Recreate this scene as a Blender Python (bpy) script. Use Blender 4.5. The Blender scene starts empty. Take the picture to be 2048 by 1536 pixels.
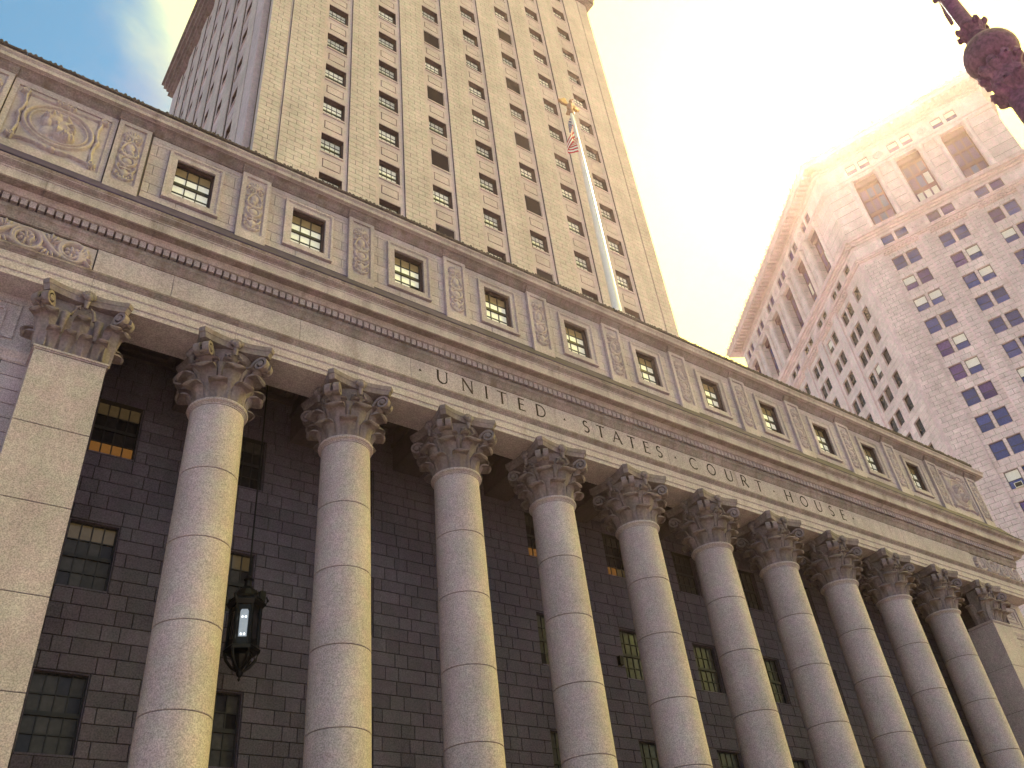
import bpy, math, random
import numpy as np
from mathutils import Matrix, Vector

random.seed(7)
rng = np.random.default_rng(11)
SC = bpy.context.scene
COL = SC.collection
R = math.radians

# ------------------------------------------------------------------ camera, sky, sun, exposure
cam_d = bpy.data.cameras.new('camera')
cam = bpy.data.objects.new('camera', cam_d)
COL.objects.link(cam)
SC.camera = cam
cam_d.sensor_fit = 'HORIZONTAL'
cam_d.sensor_width = 36.0
cam_d.lens = 36.0 * 1747.031 / 2048.0
cam_d.clip_start = 0.1
cam_d.clip_end = 4000.0
YAW, PIT, ROL = 0.68058982, 0.66384039, -0.12138338
fwd = Vector((math.sin(YAW) * math.cos(PIT), math.cos(YAW) * math.cos(PIT), math.sin(PIT)))
rt = Vector((math.cos(YAW), -math.sin(YAW), 0.0))
up = rt.cross(fwd)
rt2 = rt * math.cos(ROL) + up * math.sin(ROL)
up2 = up * math.cos(ROL) - rt * math.sin(ROL)
cam.matrix_world = Matrix(((rt2.x, up2.x, -fwd.x, -5.7234), (rt2.y, up2.y, -fwd.y, -20.4711),
                           (rt2.z, up2.z, -fwd.z, 0.0), (0, 0, 0, 1)))
GZ = -1.65                      # street level (the camera is the height origin)

SUN_AZ, SUN_EL = R(72.0), R(49.0)        # azimuth from +Y towards +X
sdir = Vector((math.sin(SUN_AZ) * math.cos(SUN_EL), math.cos(SUN_AZ) * math.cos(SUN_EL), math.sin(SUN_EL)))

SC.view_settings.view_transform = 'Standard'
SC.view_settings.look = 'None'
SC.view_settings.gamma = 1.0
SC.view_settings.use_curve_mapping = False
SC.view_settings.exposure = 1.85
SC.cycles.use_denoising = True
SC.cycles.max_bounces = 6
SC.cycles.diffuse_bounces = 4
SC.cycles.volume_bounces = 0
SC.cycles.caustics_reflective = False
SC.cycles.caustics_refractive = False
SC.cycles.sample_clamp_indirect = 6.0

world = bpy.data.worlds.new('World')
SC.world = world
world.use_nodes = True
wt = world.node_tree
for n in list(wt.nodes):
    wt.nodes.remove(n)


def N(tree, typ, **kw):
    n = tree.nodes.new(typ)
    for k, v in kw.items():
        setattr(n, k, v)
    return n


def setin(n, **kw):
    for k, v in kw.items():
        n.inputs[k.replace('_', ' ')].default_value = v


wo = N(wt, 'ShaderNodeOutputWorld')
sky = N(wt, 'ShaderNodeTexSky', sky_type='NISHITA')
sky.sun_disc = False
sky.sun_elevation = SUN_EL
sky.sun_rotation = SUN_AZ
sky.air_density = 1.3
sky.dust_density = 0.6
sky.ozone_density = 2.5
bg1 = N(wt, 'ShaderNodeBackground')
bg1.inputs['Strength'].default_value = 0.055
tint = N(wt, 'ShaderNodeVectorMath', operation='MULTIPLY')
tint.inputs[1].default_value = (0.72, 1.02, 0.92)
wt.links.new(sky.outputs[0], tint.inputs[0])
wt.links.new(tint.outputs[0], bg1.inputs['Color'])
# bright cloud veil, widened and set off the sun as key light, wispy at its edge
bg2 = N(wt, 'ShaderNodeBackground')
bg2.inputs['Color'].default_value = (1.0, 0.89, 0.14, 1)
bg2.inputs['Strength'].default_value = 1.4
tc = N(wt, 'ShaderNodeTexCoord')
dot = N(wt, 'ShaderNodeVectorMath', operation='DOT_PRODUCT')
GAZ, GEL = R(86.0), R(44.0)        # glow centre moved off the sun, streetwards, to light the columns
dot.inputs[1].default_value = (math.sin(GAZ) * math.cos(GEL), math.cos(GAZ) * math.cos(GEL), math.sin(GEL))
wt.links.new(tc.outputs['Generated'], dot.inputs[0])
nz = N(wt, 'ShaderNodeTexNoise')
setin(nz, Scale=3.2, Detail=6.0, Roughness=0.55, Distortion=0.6)
wt.links.new(tc.outputs['Generated'], nz.inputs['Vector'])
ma = N(wt, 'ShaderNodeMath', operation='MULTIPLY_ADD')
ma.inputs[1].default_value = 0.22
wt.links.new(nz.outputs[0], ma.inputs[0])
wt.links.new(dot.outputs['Value'], ma.inputs[2])
mr = N(wt, 'ShaderNodeMapRange', interpolation_type='SMOOTHSTEP')
setin(mr, From_Min=0.71, From_Max=0.90, To_Min=0.0, To_Max=1.0)
wt.links.new(ma.outputs[0], mr.inputs['Value'])
# broken pinkish cloud, added over the rest of the sky as fill light
bg3 = N(wt, 'ShaderNodeBackground')
bg3.inputs['Color'].default_value = (1.0, 0.88, 0.97, 1)
bg3.inputs['Strength'].default_value = 0.20
nz2 = N(wt, 'ShaderNodeTexNoise')
setin(nz2, Scale=2.6, Detail=7.0, Roughness=0.58, Distortion=0.4)
wt.links.new(tc.outputs['Generated'], nz2.inputs['Vector'])
mr2 = N(wt, 'ShaderNodeMapRange', interpolation_type='SMOOTHSTEP')
setin(mr2, From_Min=0.44, From_Max=0.66, To_Min=0.0, To_Max=0.85)
wt.links.new(nz2.outputs[0], mr2.inputs['Value'])
mixc = N(wt, 'ShaderNodeMixShader')
wt.links.new(mr2.outputs[0], mixc.inputs[0])
wt.links.new(bg1.outputs[0], mixc.inputs[1])
wt.links.new(bg3.outputs[0], mixc.inputs[2])
mixw = N(wt, 'ShaderNodeMixShader')
wt.links.new(mr.outputs[0], mixw.inputs[0])
wt.links.new(mixc.outputs[0], mixw.inputs[1])
wt.links.new(bg2.outputs[0], mixw.inputs[2])
wt.links.new(mixw.outputs[0], wo.inputs['Surface'])

sun_d = bpy.data.lights.new('sun', 'SUN')
sun_d.energy = 4.0
sun_d.angle = R(0.53)
sun_d.color = (1.0, 0.94, 0.84)
sun = bpy.data.objects.new('sun', sun_d)
COL.objects.link(sun)
sun.rotation_euler = sdir.to_track_quat('Z', 'Y').to_euler()


# ------------------------------------------------------------------ materials
def stone(name, base, dark=0.55, speck=0.25, speck_scale=26.0, blotch=0.25, streak=0.25, hue=0.06, rough=0.85,
          per_obj=0.10, bump=0.25, stain=None, bump_scale=40.0, streak_scale=1.6):
    base = (base[0] * 1.0, base[1] * 0.93, base[2] * 1.16)
    hue, blotch, streak = hue * 0.55, blotch * 0.65, streak * 0.75
    m = bpy.data.materials.new(name)
    m.use_nodes = True
    t = m.node_tree
    for n in list(t.nodes):
        t.nodes.remove(n)
    out = N(t, 'ShaderNodeOutputMaterial')
    p = N(t, 'ShaderNodeBsdfPrincipled')
    t.links.new(p.outputs[0], out.inputs[0])
    p.inputs['Roughness'].default_value = rough
    p.inputs['Specular IOR Level'].default_value = 0.25
    geo = N(t, 'ShaderNodeNewGeometry')
    oi = N(t, 'ShaderNodeObjectInfo')
    pos = geo.outputs['Position']

    def noise(scale, detail=3.0, vec=None, rough_=0.55):
        n = N(t, 'ShaderNodeTexNoise')
        setin(n, Scale=scale, Detail=detail, Roughness=rough_)
        t.links.new(vec or pos, n.inputs['Vector'])
        return n

    def ramp(sock, lo, hi, a, b):
        r = N(t, 'ShaderNodeMapRange')
        setin(r, From_Min=lo, From_Max=hi, To_Min=a, To_Max=b)
        t.links.new(sock, r.inputs['Value'])
        return r.outputs[0]

    def mul(a, b):
        x = N(t, 'ShaderNodeMath', operation='MULTIPLY')
        t.links.new(a, x.inputs[0])
        t.links.new(b, x.inputs[1])
        return x.outputs[0]

    st = N(t, 'ShaderNodeVectorMath', operation='MULTIPLY')
    st.inputs[1].default_value = (1.0, 1.0, 0.12)
    t.links.new(pos, st.inputs[0])
    v = ramp(noise(speck_scale, 2.0).outputs[0], 0.35, 0.65, 1.0 - speck, 1.0 + speck * 0.6)
    v = mul(v, ramp(noise(speck_scale * 0.28, 3.0).outputs[0], 0.3, 0.7, 1.0 - blotch * 0.6, 1.0 + blotch * 0.4))
    v = mul(v, ramp(noise(0.55, 4.0).outputs[0], 0.3, 0.7, 1.0 - blotch, 1.0 + blotch * 0.5))
    v = mul(v, ramp(noise(streak_scale, 5.0, st.outputs[0]).outputs[0], 0.30, 0.62, 1.0 - streak, 1.0 + streak * 0.15))
    v = mul(v, ramp(oi.outputs['Random'], 0, 1, 1.0 - per_obj, 1.0 + per_obj))
    colr = N(t, 'ShaderNodeMix', data_type='RGBA')
    c2 = (base[0] * (1 + hue), base[1] * (1 - hue * 0.4), base[2] * (1 + hue * 0.5), 1)
    c1 = (base[0] * (1 - hue), base[1] * (1 + hue * 0.5), base[2] * (1 - hue * 0.6), 1)
    colr.inputs[6].default_value = c1
    colr.inputs[7].default_value = c2
    t.links.new(ramp(noise(2.3, 4.0).outputs[0], 0.35, 0.65, 0, 1), colr.inputs[0])
    sc = N(t, 'ShaderNodeVectorMath', operation='SCALE')
    t.links.new(colr.outputs[2], sc.inputs[0])
    t.links.new(v, sc.inputs['Scale'])
    last = sc.outputs[0]
    if stain:
        mx = N(t, 'ShaderNodeMix', data_type='RGBA')
        mx.inputs[7].default_value = (*stain[0], 1)
        s = ramp(noise(stain[1], 5.0, st.outputs[0]).outputs[0], stain[2], stain[2] + 0.16, 0.0, stain[3])
        t.links.new(s, mx.inputs[0])
        t.links.new(last, mx.inputs[6])
        last = mx.outputs[2]
    t.links.new(last, p.inputs['Base Color'])
    if bump > 0:
        b = N(t, 'ShaderNodeBump')
        setin(b, Strength=bump, Distance=0.02)
        t.links.new(noise(bump_scale, 4.0).outputs[0], b.inputs['Height'])
        t.links.new(b.outputs[0], p.inputs['Normal'])
    return m


def plain(name, base, rough=0.6, metal=0.0, spec=0.5, var=0.12, scale=6.0, emit=None, estr=0.0):
    m = bpy.data.materials.new(name)
    m.use_nodes = True
    t = m.node_tree
    p = t.nodes['Principled BSDF']
    p.inputs['Roughness'].default_value = rough
    p.inputs['Metallic'].default_value = metal
    p.inputs['Specular IOR Level'].default_value = spec
    geo = N(t, 'ShaderNodeNewGeometry')
    oi = N(t, 'ShaderNodeObjectInfo')
    n = N(t, 'ShaderNodeTexNoise')
    setin(n, Scale=scale, Detail=4.0)
    t.links.new(geo.outputs['Position'], n.inputs['Vector'])
    r = N(t, 'ShaderNodeMapRange')
    setin(r, From_Min=0.3, From_Max=0.7, To_Min=1 - var, To_Max=1 + var)
    t.links.new(n.outputs[0], r.inputs['Value'])
    r2 = N(t, 'ShaderNodeMapRange')
    setin(r2, From_Min=0, From_Max=1, To_Min=1 - var, To_Max=1 + var)
    t.links.new(oi.outputs['Random'], r2.inputs['Value'])
    q = N(t, 'ShaderNodeMath', operation='MULTIPLY')
    t.links.new(r.outputs[0], q.inputs[0])
    t.links.new(r2.outputs[0], q.inputs[1])
    sc = N(t, 'ShaderNodeVectorMath', operation='SCALE')
    sc.inputs[0].default_value = base
    t.links.new(q.outputs[0], sc.inputs['Scale'])
    t.links.new(sc.outputs[0], p.inputs['Base Color'])
    if emit:
        p.inputs['Emission Color'].default_value = (*emit, 1)
        p.inputs['Emission Strength'].default_value = estr
    return m


M = dict(
    granite=stone('speckled_granite', (0.48, 0.41, 0.37), speck=0.34, speck_scale=30, blotch=0.22, streak=0.16, hue=0.07, per_obj=0.06),
    frieze=stone('frieze_granite', (0.50, 0.43, 0.38), speck=0.28, speck_scale=24, blotch=0.2, streak=0.2, hue=0.05, per_obj=0.05,
                 stain=((0.22, 0.16, 0.14), 2.2, 0.60, 0.5)),
    soiled_bounce=stone('soiled_bounce_granite', (0.31, 0.25, 0.215), speck=0.25, speck_scale=20, blotch=0.35, streak=0.35, hue=0.10, per_obj=0.06,  # brown is dirt on the crown, painted bounce light on cavetto and soffit
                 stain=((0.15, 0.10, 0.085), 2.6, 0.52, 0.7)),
    corona=stone('corona_granite', (0.50, 0.43, 0.37), speck=0.22, blotch=0.25, streak=0.3, per_obj=0.05,
                 stain=((0.16, 0.12, 0.12), 3.0, 0.56, 0.6)),
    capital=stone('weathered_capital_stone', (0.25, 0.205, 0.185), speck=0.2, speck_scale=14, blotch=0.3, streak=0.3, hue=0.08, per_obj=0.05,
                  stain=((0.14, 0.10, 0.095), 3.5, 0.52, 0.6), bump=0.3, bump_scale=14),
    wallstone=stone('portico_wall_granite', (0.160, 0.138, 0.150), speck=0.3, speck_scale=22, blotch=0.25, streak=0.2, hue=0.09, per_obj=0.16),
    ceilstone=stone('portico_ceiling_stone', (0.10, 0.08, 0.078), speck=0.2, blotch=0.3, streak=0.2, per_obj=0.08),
    attic=stone('attic_stone', (0.50, 0.43, 0.385), speck=0.2, speck_scale=16, blotch=0.22, streak=0.22, hue=0.06, per_obj=0.09,
                stain=((0.30, 0.24, 0.24), 2.0, 0.56, 0.45)),
    carve=stone('carved_stone', (0.48, 0.41, 0.36), speck=0.12, speck_scale=14, blotch=0.2, streak=0.2, hue=0.05, per_obj=0.05,
                stain=((0.24, 0.19, 0.18), 2.4, 0.58, 0.4), bump=0.1),
    parapet=stone('blackened_parapet_stone', (0.10, 0.075, 0.075), speck=0.4, speck_scale=10, blotch=0.5, streak=0.4, per_obj=0.1,
                  stain=((0.06, 0.045, 0.05), 4.0, 0.48, 0.8)),
    tower=stone('tower_limestone', (0.60, 0.52, 0.42), speck=0.12, speck_scale=9, blotch=0.22, streak=0.2, hue=0.08, per_obj=0.08, bump=0.12, bump_scale=12, streak_scale=0.7),
    towertrim=stone('tower_trim_limestone', (0.61, 0.51, 0.44), speck=0.1, speck_scale=9, blotch=0.18, streak=0.16, hue=0.06, per_obj=0.05, bump=0.1, bump_scale=12, streak_scale=0.7),
    muni=stone('office_granite', (0.76, 0.68, 0.57), speck=0.1, speck_scale=6, blotch=0.25, streak=0.22, hue=0.07, per_obj=0.10, bump=0.1, bump_scale=8, streak_scale=0.4),
    munitrim=stone('office_trim_granite', (0.76, 0.65, 0.56), speck=0.1, speck_scale=6, blotch=0.22, streak=0.2, hue=0.06, per_obj=0.05, bump=0.1, bump_scale=8, streak_scale=0.4),
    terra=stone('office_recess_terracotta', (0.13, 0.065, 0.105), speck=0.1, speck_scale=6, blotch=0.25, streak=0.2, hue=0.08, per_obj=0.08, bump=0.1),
    mortar=plain('grimy_mortar', (0.14, 0.115, 0.105), 0.95, spec=0.1),
    mortardark=plain('dark_joint', (0.05, 0.042, 0.04), 0.95, spec=0.1),
    lead=plain('lead_flashing', (0.055, 0.036, 0.100), 0.7, 0.0, spec=0.2, var=0.3, scale=3.0),
    iron=plain('black_iron', (0.018, 0.016, 0.017), 0.45, 0.6, var=0.3),
    sash=plain('dark_bronze_sash', (0.025, 0.02, 0.022), 0.5, 0.2),
    blind=plain('blind_behind_glass', (0.80, 0.77, 0.66), 0.12, spec=0.6, var=0.07, emit=(1.0, 0.93, 0.78), estr=0.07),  # faint glow added to brighten the panes, no lamp behind
    blindw=plain('white_blind_behind_glass', (0.72, 0.71, 0.66), 0.12, spec=0.6, var=0.07, emit=(1.0, 0.95, 0.85), estr=0.02),  # slight added glow here too
    amber_shade=plain('soffit_shaded_blind', (0.34, 0.24, 0.13), 0.12, spec=0.5, var=0.1),  # soffit shade put into the blind's colour
    darkglass=plain('dark_window_glass', (0.028, 0.024, 0.028), 0.15, spec=0.3, var=0.3),
    curtain=plain('curtain_behind_dark_glass', (0.075, 0.065, 0.062), 0.25, spec=0.25, var=0.25),
    litpane=plain('lamplit_window_glass', (0.10, 0.05, 0.02), 0.10, emit=(1.0, 0.42, 0.10), estr=0.04),
    dimpane=plain('dimly_lit_window_glass', (0.12, 0.09, 0.05), 0.10, emit=(1.0, 0.65, 0.30), estr=0.009),
    blueglass=plain('blue_sky_tinted_glass', (0.045, 0.06, 0.24), 0.06, spec=1.0, var=0.3),  # reflected sky painted as a blue base colour
    violetglass=plain('violet_sky_tinted_glass', (0.10, 0.055, 0.20), 0.06, spec=0.7, var=0.3),  # purple part of the reflected sky, painted as base colour
    reveal_shade=plain('shade_toned_reveal', (0.085, 0.052, 0.058), 0.7, spec=0.15, var=0.2),  # dark tone painted in for shade on window heads and jambs
    louvre=plain('dark_louvre_panel', (0.016, 0.008, 0.028), 0.85, spec=0.1, var=0.1),
    letter=plain('weathered_bronze_letter', (0.030, 0.018, 0.014), 0.8, 0.0, spec=0.1, var=0.5, scale=2.5),
    pole=plain('white_painted_pole', (0.82, 0.80, 0.74), 0.4, var=0.04),
    gilt=plain('gilded_bronze', (0.42, 0.24, 0.16), 0.45, 0.6, var=0.2),
    red=plain('flag_red', (0.55, 0.03, 0.05), 0.8, var=0.1),
    white=plain('flag_white', (0.78, 0.76, 0.72), 0.8, var=0.05),
    navy=plain('flag_blue', (0.05, 0.05, 0.20), 0.8, var=0.1),
    lamp=stone('street_lamp_paint', (0.24, 0.10, 0.14), speck=0.35, speck_scale=30, blotch=0.5, streak=0.5, hue=0.2, rough=0.6, per_obj=0.05, bump=0.3, bump_scale=30),
    lampglass=plain('lantern_glass', (0.35, 0.37, 0.40), 0.15, spec=0.8, emit=(0.75, 0.85, 1.0), estr=0.07),
    bulb=plain('lantern_bulb', (0.9, 0.9, 0.9), 0.3, emit=(0.9, 0.97, 1.0), estr=1.5),
    acbody=plain('air_conditioner_case', (0.70, 0.68, 0.60), 0.5),
    acgrille=plain('air_conditioner_grille', (0.03, 0.03, 0.03), 0.6),
    asphalt=stone('asphalt', (0.055, 0.053, 0.052), speck=0.3, speck_scale=40, blotch=0.2, streak=0.0, per_obj=0),
    paving=stone('pavement_concrete', (0.30, 0.285, 0.265), speck=0.2, speck_scale=20, blotch=0.2, streak=0.0, per_obj=0),
    paint=plain('road_paint', (0.75, 0.74, 0.70), 0.7),
    ground=stone('city_ground', (0.16, 0.15, 0.14), speck=0.1, speck_scale=2, blotch=0.3, streak=0.0, per_obj=0),
)


# ------------------------------------------------------------------ mesh helpers
class MB:
    def __init__(self, xf=None):
        self.v = []
        self.f = []
        self.xf = xf

    def add(self, verts, faces):
        o = len(self.v)
        self.v.extend(verts)
        self.f.extend([tuple(i + o for i in fc) for fc in faces])

    def box(self, x0, x1, y0, y1, z0, z1):
        self.add([(x0, y0, z0), (x1, y0, z0), (x1, y1, z0), (x0, y1, z0), (x0, y0, z1), (x1, y0, z1), (x1, y1, z1), (x0, y1, z1)],
                 [(0, 3, 2, 1), (4, 5, 6, 7), (0, 1, 5, 4), (1, 2, 6, 5), (2, 3, 7, 6), (3, 0, 4, 7)])

    def stone(self, x0, x1, z0, z1, yf, yb, bev=0.012):
        """a dressed block: front face at yf, chamfered to the sides, back at yb (no back face)"""
        b = bev
        self.add([(x0 + b, yf, z0 + b), (x1 - b, yf, z0 + b), (x1 - b, yf, z1 - b), (x0 + b, yf, z1 - b),
                  (x0, yf + b, z0), (x1, yf + b, z0), (x1, yf + b, z1), (x0, yf + b, z1),
                  (x0, yb, z0), (x1, yb, z0), (x1, yb, z1), (x0, yb, z1)],
                 [(0, 1, 2, 3), (4, 5, 1, 0), (5, 6, 2, 1), (6, 7, 3, 2), (7, 4, 0, 3),
                  (8, 9, 5, 4), (9, 10, 6, 5), (10, 11, 7, 6), (11, 8, 4, 7)])

    def prism(self, prof, x0, x1):
        """closed (y,z) profile extruded along x"""
        n = len(prof)
        self.add([(x0, y, z) for y, z in prof] + [(x1, y, z) for y, z in prof],
                 [(i, (i + 1) % n, n + (i + 1) % n, n + i) for i in range(n)] + [tuple(range(n - 1, -1, -1)), tuple(range(n, 2 * n))])

    def lathe(self, prof, seg=32, cx=0.0, cy=0.0, cap=True, rot=0.0):
        n = len(prof)
        vs = []
        for k in range(seg):
            a = rot + 2 * math.pi * k / seg
            c, s = math.cos(a), math.sin(a)
            vs += [(cx + r * c, cy + r * s, z) for r, z in prof]
        fs = []
        for k in range(seg):
            k2 = (k + 1) % seg
            for i in range(n - 1):
                fs.append((k * n + i, k2 * n + i, k2 * n + i + 1, k * n + i + 1))
        if cap:
            fs.append(tuple(k * n + n - 1 for k in range(seg)))
            fs.append(tuple(k * n for k in range(seg - 1, -1, -1)))
        self.add(vs, fs)

    def tube(self, pts, rads, seg=8, cap=True):
        pts = [Vector(p) for p in pts]
        if not hasattr(rads, '__len__'):
            rads = [rads] * len(pts)
        vs = []
        for i, p in enumerate(pts):
            d = (pts[min(i + 1, len(pts) - 1)] - pts[max(i - 1, 0)]).normalized()
            a = Vector((0, 0, 1)) if abs(d.z) < 0.9 else Vector((1, 0, 0))
            u = d.cross(a).normalized()
            w = d.cross(u)
            for k in range(seg):
                t = 2 * math.pi * k / seg
                q = p + (u * math.cos(t) + w * math.sin(t)) * rads[i]
                vs.append(tuple(q))
        fs = []
        for i in range(len(pts) - 1):
            for k in range(seg):
                k2 = (k + 1) % seg
                fs.append((i * seg + k, i * seg + k2, (i + 1) * seg + k2, (i + 1) * seg + k))
        if cap:
            fs.append(tuple(range(seg - 1, -1, -1)))
            fs.append(tuple((len(pts) - 1) * seg + k for k in range(seg)))
        self.add(vs, fs)

    def grid(self, P, close=False):
        """P: array (n,m,3)"""
        n, m = P.shape[:2]
        self.add([tuple(q) for q in P.reshape(-1, 3)],
                 [(i * m + j, i * m + j + 1, (i + 1) * m + j + 1, (i + 1) * m + j) for i in range(n - 1) for j in range(m - 1)])

    def ellipsoid(self, c, rx, ry, rz, seg=12, rings=7):
        vs, fs = [], []
        for i in range(rings + 1):
            t = math.pi * i / rings
            for k in range(seg):
                a = 2 * math.pi * k / seg
                vs.append((c[0] + rx * math.sin(t) * math.cos(a), c[1] + ry * math.sin(t) * math.sin(a), c[2] + rz * math.cos(t)))
        for i in range(rings):
            for k in range(seg):
                k2 = (k + 1) % seg
                fs.append((i * seg + k, (i + 1) * seg + k, (i + 1) * seg + k2, i * seg + k2))
        self.add(vs, fs)

    def mesh(self, name, mat, smooth=False, angle=None):
        me = bpy.data.meshes.new(name)
        v = self.v
        if self.xf is not None:
            v = [self.xf(*p) for p in v]
        me.from_pydata(v, [], self.f)
        if mat is not None:
            me.materials.append(mat)
        if smooth:
            me.polygons.foreach_set('use_smooth', [True] * len(me.polygons))
            if angle:
                me.set_sharp_from_angle(angle=R(angle))
        me.update()
        return me

    def build(self, name, mat, parent=None, smooth=False, angle=None):
        return link(name, self.mesh(name, mat, smooth, angle), parent)


def link(name, me, parent=None, loc=None, rotz=None, kind=None, label=None):
    o = bpy.data.objects.new(name, me)
    COL.objects.link(o)
    if parent is not None:
        o.parent = parent
    if loc is not None:
        o.location = loc
    if rotz is not None:
        o.rotation_euler = (0, 0, rotz)
    if kind:
        o['kind'] = kind
    if label:
        o['label'] = label
    return o


def thing(name, label, cat, loc=(0, 0, 0), rotz=0.0, group=None):
    o = bpy.data.objects.new(name, None)
    COL.objects.link(o)
    o.location = loc
    o.rotation_euler = (0, 0, rotz)
    o['label'] = label
    o['category'] = cat
    if group:
        o['group'] = group
    return o


def struct(o):
    o['kind'] = 'structure'
    return o


def relief_mesh(name, mat, w, h, prims, res=0.03, amp=1.0, noise=0.004, rim=0.0):
    """carved relief: a height field over a w x h panel (local x right, z up, relief towards -y); prims = discs and strokes"""
    nx, nz_ = max(4, int(w / res)), max(4, int(h / res))
    xs = np.linspace(-w / 2, w / 2, nx + 1)
    zs = np.linspace(-h / 2, h / 2, nz_ + 1)
    X, Z = np.meshgrid(xs, zs)
    H = np.zeros_like(X)
    for pr in prims:
        if pr[0] == 'disc':
            _, cx, cz, rx, rz, a, rot = pr
            c, s = math.cos(rot), math.sin(rot)
            u = ((X - cx) * c + (Z - cz) * s) / rx
            v = (-(X - cx) * s + (Z - cz) * c) / rz
            H = np.maximum(H, a * np.sqrt(np.clip(1 - u * u - v * v, 0, 1)))
        elif pr[0] == 'ring':
            _, cx, cz, rx, rz, wd, a = pr
            d = np.sqrt(((X - cx) / rx) ** 2 + ((Z - cz) / rz) ** 2)
            H = np.maximum(H, a * np.sqrt(np.clip(1 - ((d - 1) * min(rx, rz) / wd) ** 2, 0, 1)))
        elif pr[0] == 'add':
            _, cx, cz, rx, rz, a, rot = pr
            c, s = math.cos(rot), math.sin(rot)
            u = ((X - cx) * c + (Z - cz) * s) / rx
            v = (-(X - cx) * s + (Z - cz) * c) / rz
            H = H + a * np.clip(1 - u * u - v * v, 0, 1) * (H > 0.001)
        elif pr[0] == 'stroke':
            _, pts, r0, r1, a = pr
            n = len(pts) - 1
            for i in range(n):
                (ax, az), (bx, bz) = pts[i], pts[i + 1]
                ra = r0 + (r1 - r0) * (i + 0.5) / n
                L2 = (bx - ax) ** 2 + (bz - az) ** 2 + 1e-9
                t = np.clip(((X - ax) * (bx - ax) + (Z - az) * (bz - az)) / L2, 0, 1)
                d2 = (X - ax - t * (bx - ax)) ** 2 + (Z - az - t * (bz - az)) ** 2
                H = np.maximum(H, a * np.sqrt(np.clip(1 - d2 / ra ** 2, 0, 1)))
        elif pr[0] == 'plate':
            _, x0, x1, z0, z1, a = pr
            H = np.maximum(H, a * ((X > x0) & (X < x1) & (Z > z0) & (Z < z1)))
    H = H * amp + (rng.random(H.shape) - 0.5) * noise * (H > 0.002)
    H[0, :] = H[-1, :] = 0
    H[:, 0] = H[:, -1] = 0
    P = np.stack([X, -H, Z], -1)
    b = MB()
    b.grid(P)
    # closed back, so that the panel has a real thickness
    x0, x1, z0, z1 = -w / 2, w / 2, -h / 2, h / 2
    b.add([(x0, 0, z0), (x1, 0, z0), (x1, 0, z1), (x0, 0, z1), (x0, 0.03, z0), (x1, 0.03, z0), (x1, 0.03, z1), (x0, 0.03, z1)],
          [(0, 4, 5, 1), (1, 5, 6, 2), (2, 6, 7, 3), (3, 7, 4, 0), (7, 6, 5, 4)])
    return b.mesh(name, mat, True, 50)


def spiral(cx, cz, r0, turns, a0, sgn=1, n=22, shrink=0.12):
    return [(cx + r0 * (1 - (1 - shrink) * i / n) * math.cos(a0 + sgn * 2 * math.pi * turns * i / n),
             cz + r0 * (1 - (1 - shrink) * i / n) * math.sin(a0 + sgn * 2 * math.pi * turns * i / n)) for i in range(n + 1)]


CI = (0.0, 22.3)
# ------------------------------------------------------------------ ground
struct(MB()).box if False else None
g = MB()
g.add([(-600, -600, GZ - 0.06), (700, -600, GZ - 0.06), (700, 700, GZ - 0.06), (-600, 700, GZ - 0.06)], [(0, 1, 2, 3)])
struct(g.build('ground', M['ground']))
g = MB()
g.box(-120, 150, -34, -12.0, GZ - 0.30, GZ - 0.15)
struct(g.build('road', M['asphalt']))
g = MB()
for i in range(30):
    g.box(-110 + 8 * i, -106 + 8 * i, -26.08, -25.94, GZ - 0.152, GZ - 0.146)
o = struct(g.build('road_markings', M['paint']))
g = MB()
g.box(-120, 150, -12.0, 6.0, GZ - 0.30, GZ)
struct(g.build('pavement', M['paving']))
g = MB()
g.box(-120, 150, -60, -34.0, GZ - 0.30, GZ)
struct(g.build('plaza', M['paving']))

# ================================================================== COURT HOUSE
S = 4.0
CH = thing('courthouse', 'columned grey granite court house with carved attic and wide Corinthian portico', 'building')
XL, XR = -8.87, 44.87           # ends of the front

# podium and steps
b = MB()
b.box(XL - 0.4, XR + 0.4, -1.5, 8.5, GZ, -0.4)
b.build('podium', M['granite'], CH)
for k in range(7):
    b = MB()
    b.box(-5.0, 41.0, -1.5 - 0.36 * (7 - k), -1.5, GZ + 0.178 * k, GZ + 0.178 * (k + 1))
    b.build('step', M['granite'], CH)
# body behind the front (plain, behind what is seen)
b = MB()
b.box(XL + 0.1, XR - 0.1, 3.9, 8.4, GZ, 22.0)
b.box(XL + 0.1, -5.1, 0.45, 3.9, GZ, 19.4)
b.box(41.1, XR - 0.1, 0.45, 3.9, GZ, 19.4)
b.box(XL + 0.1, XR - 0.1, -0.3, 3.9, 19.5, 22.0)
b.box(XL + 0.1, XR - 0.1, 0.05, 8.5, 22.0, 25.9)
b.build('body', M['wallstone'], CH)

# ---- portico back wall, blocks laid round the windows
WY = 3.27
WROWS = ((6.90, 8.95), (11.15, 13.2), (15.4, 17.35))
ZB = []                          # courses
for z0, z1 in WROWS:
    h = (z1 - z0) / 5
    for i in range(5):
        ZB.append((z0 + i * h, z0 + (i + 1) * h, True))
for z0, z1 in ((4.7, 6.9), (8.95, 11.15), (13.2, 15.4), (17.35, 19.3)):
    n = 5 if z1 < 19 else 4
    h = (z1 - z0) / n
    for i in range(n):
        ZB.append((z0 + i * h, z0 + (i + 1) * h, False))
ZB.sort()
wall = MB()
wins = [(i - 0.5) * S for i in range(11)]
wall.box(-5.0, 41.0, WY + 0.035, WY + 0.5, -0.4, 6.9)
for z0, z1 in ((8.95, 11.15), (13.2, 15.4), (17.35, 19.4)):
    wall.box(-5.0, 41.0, WY + 0.035, WY + 0.5, z0, z1)
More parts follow.
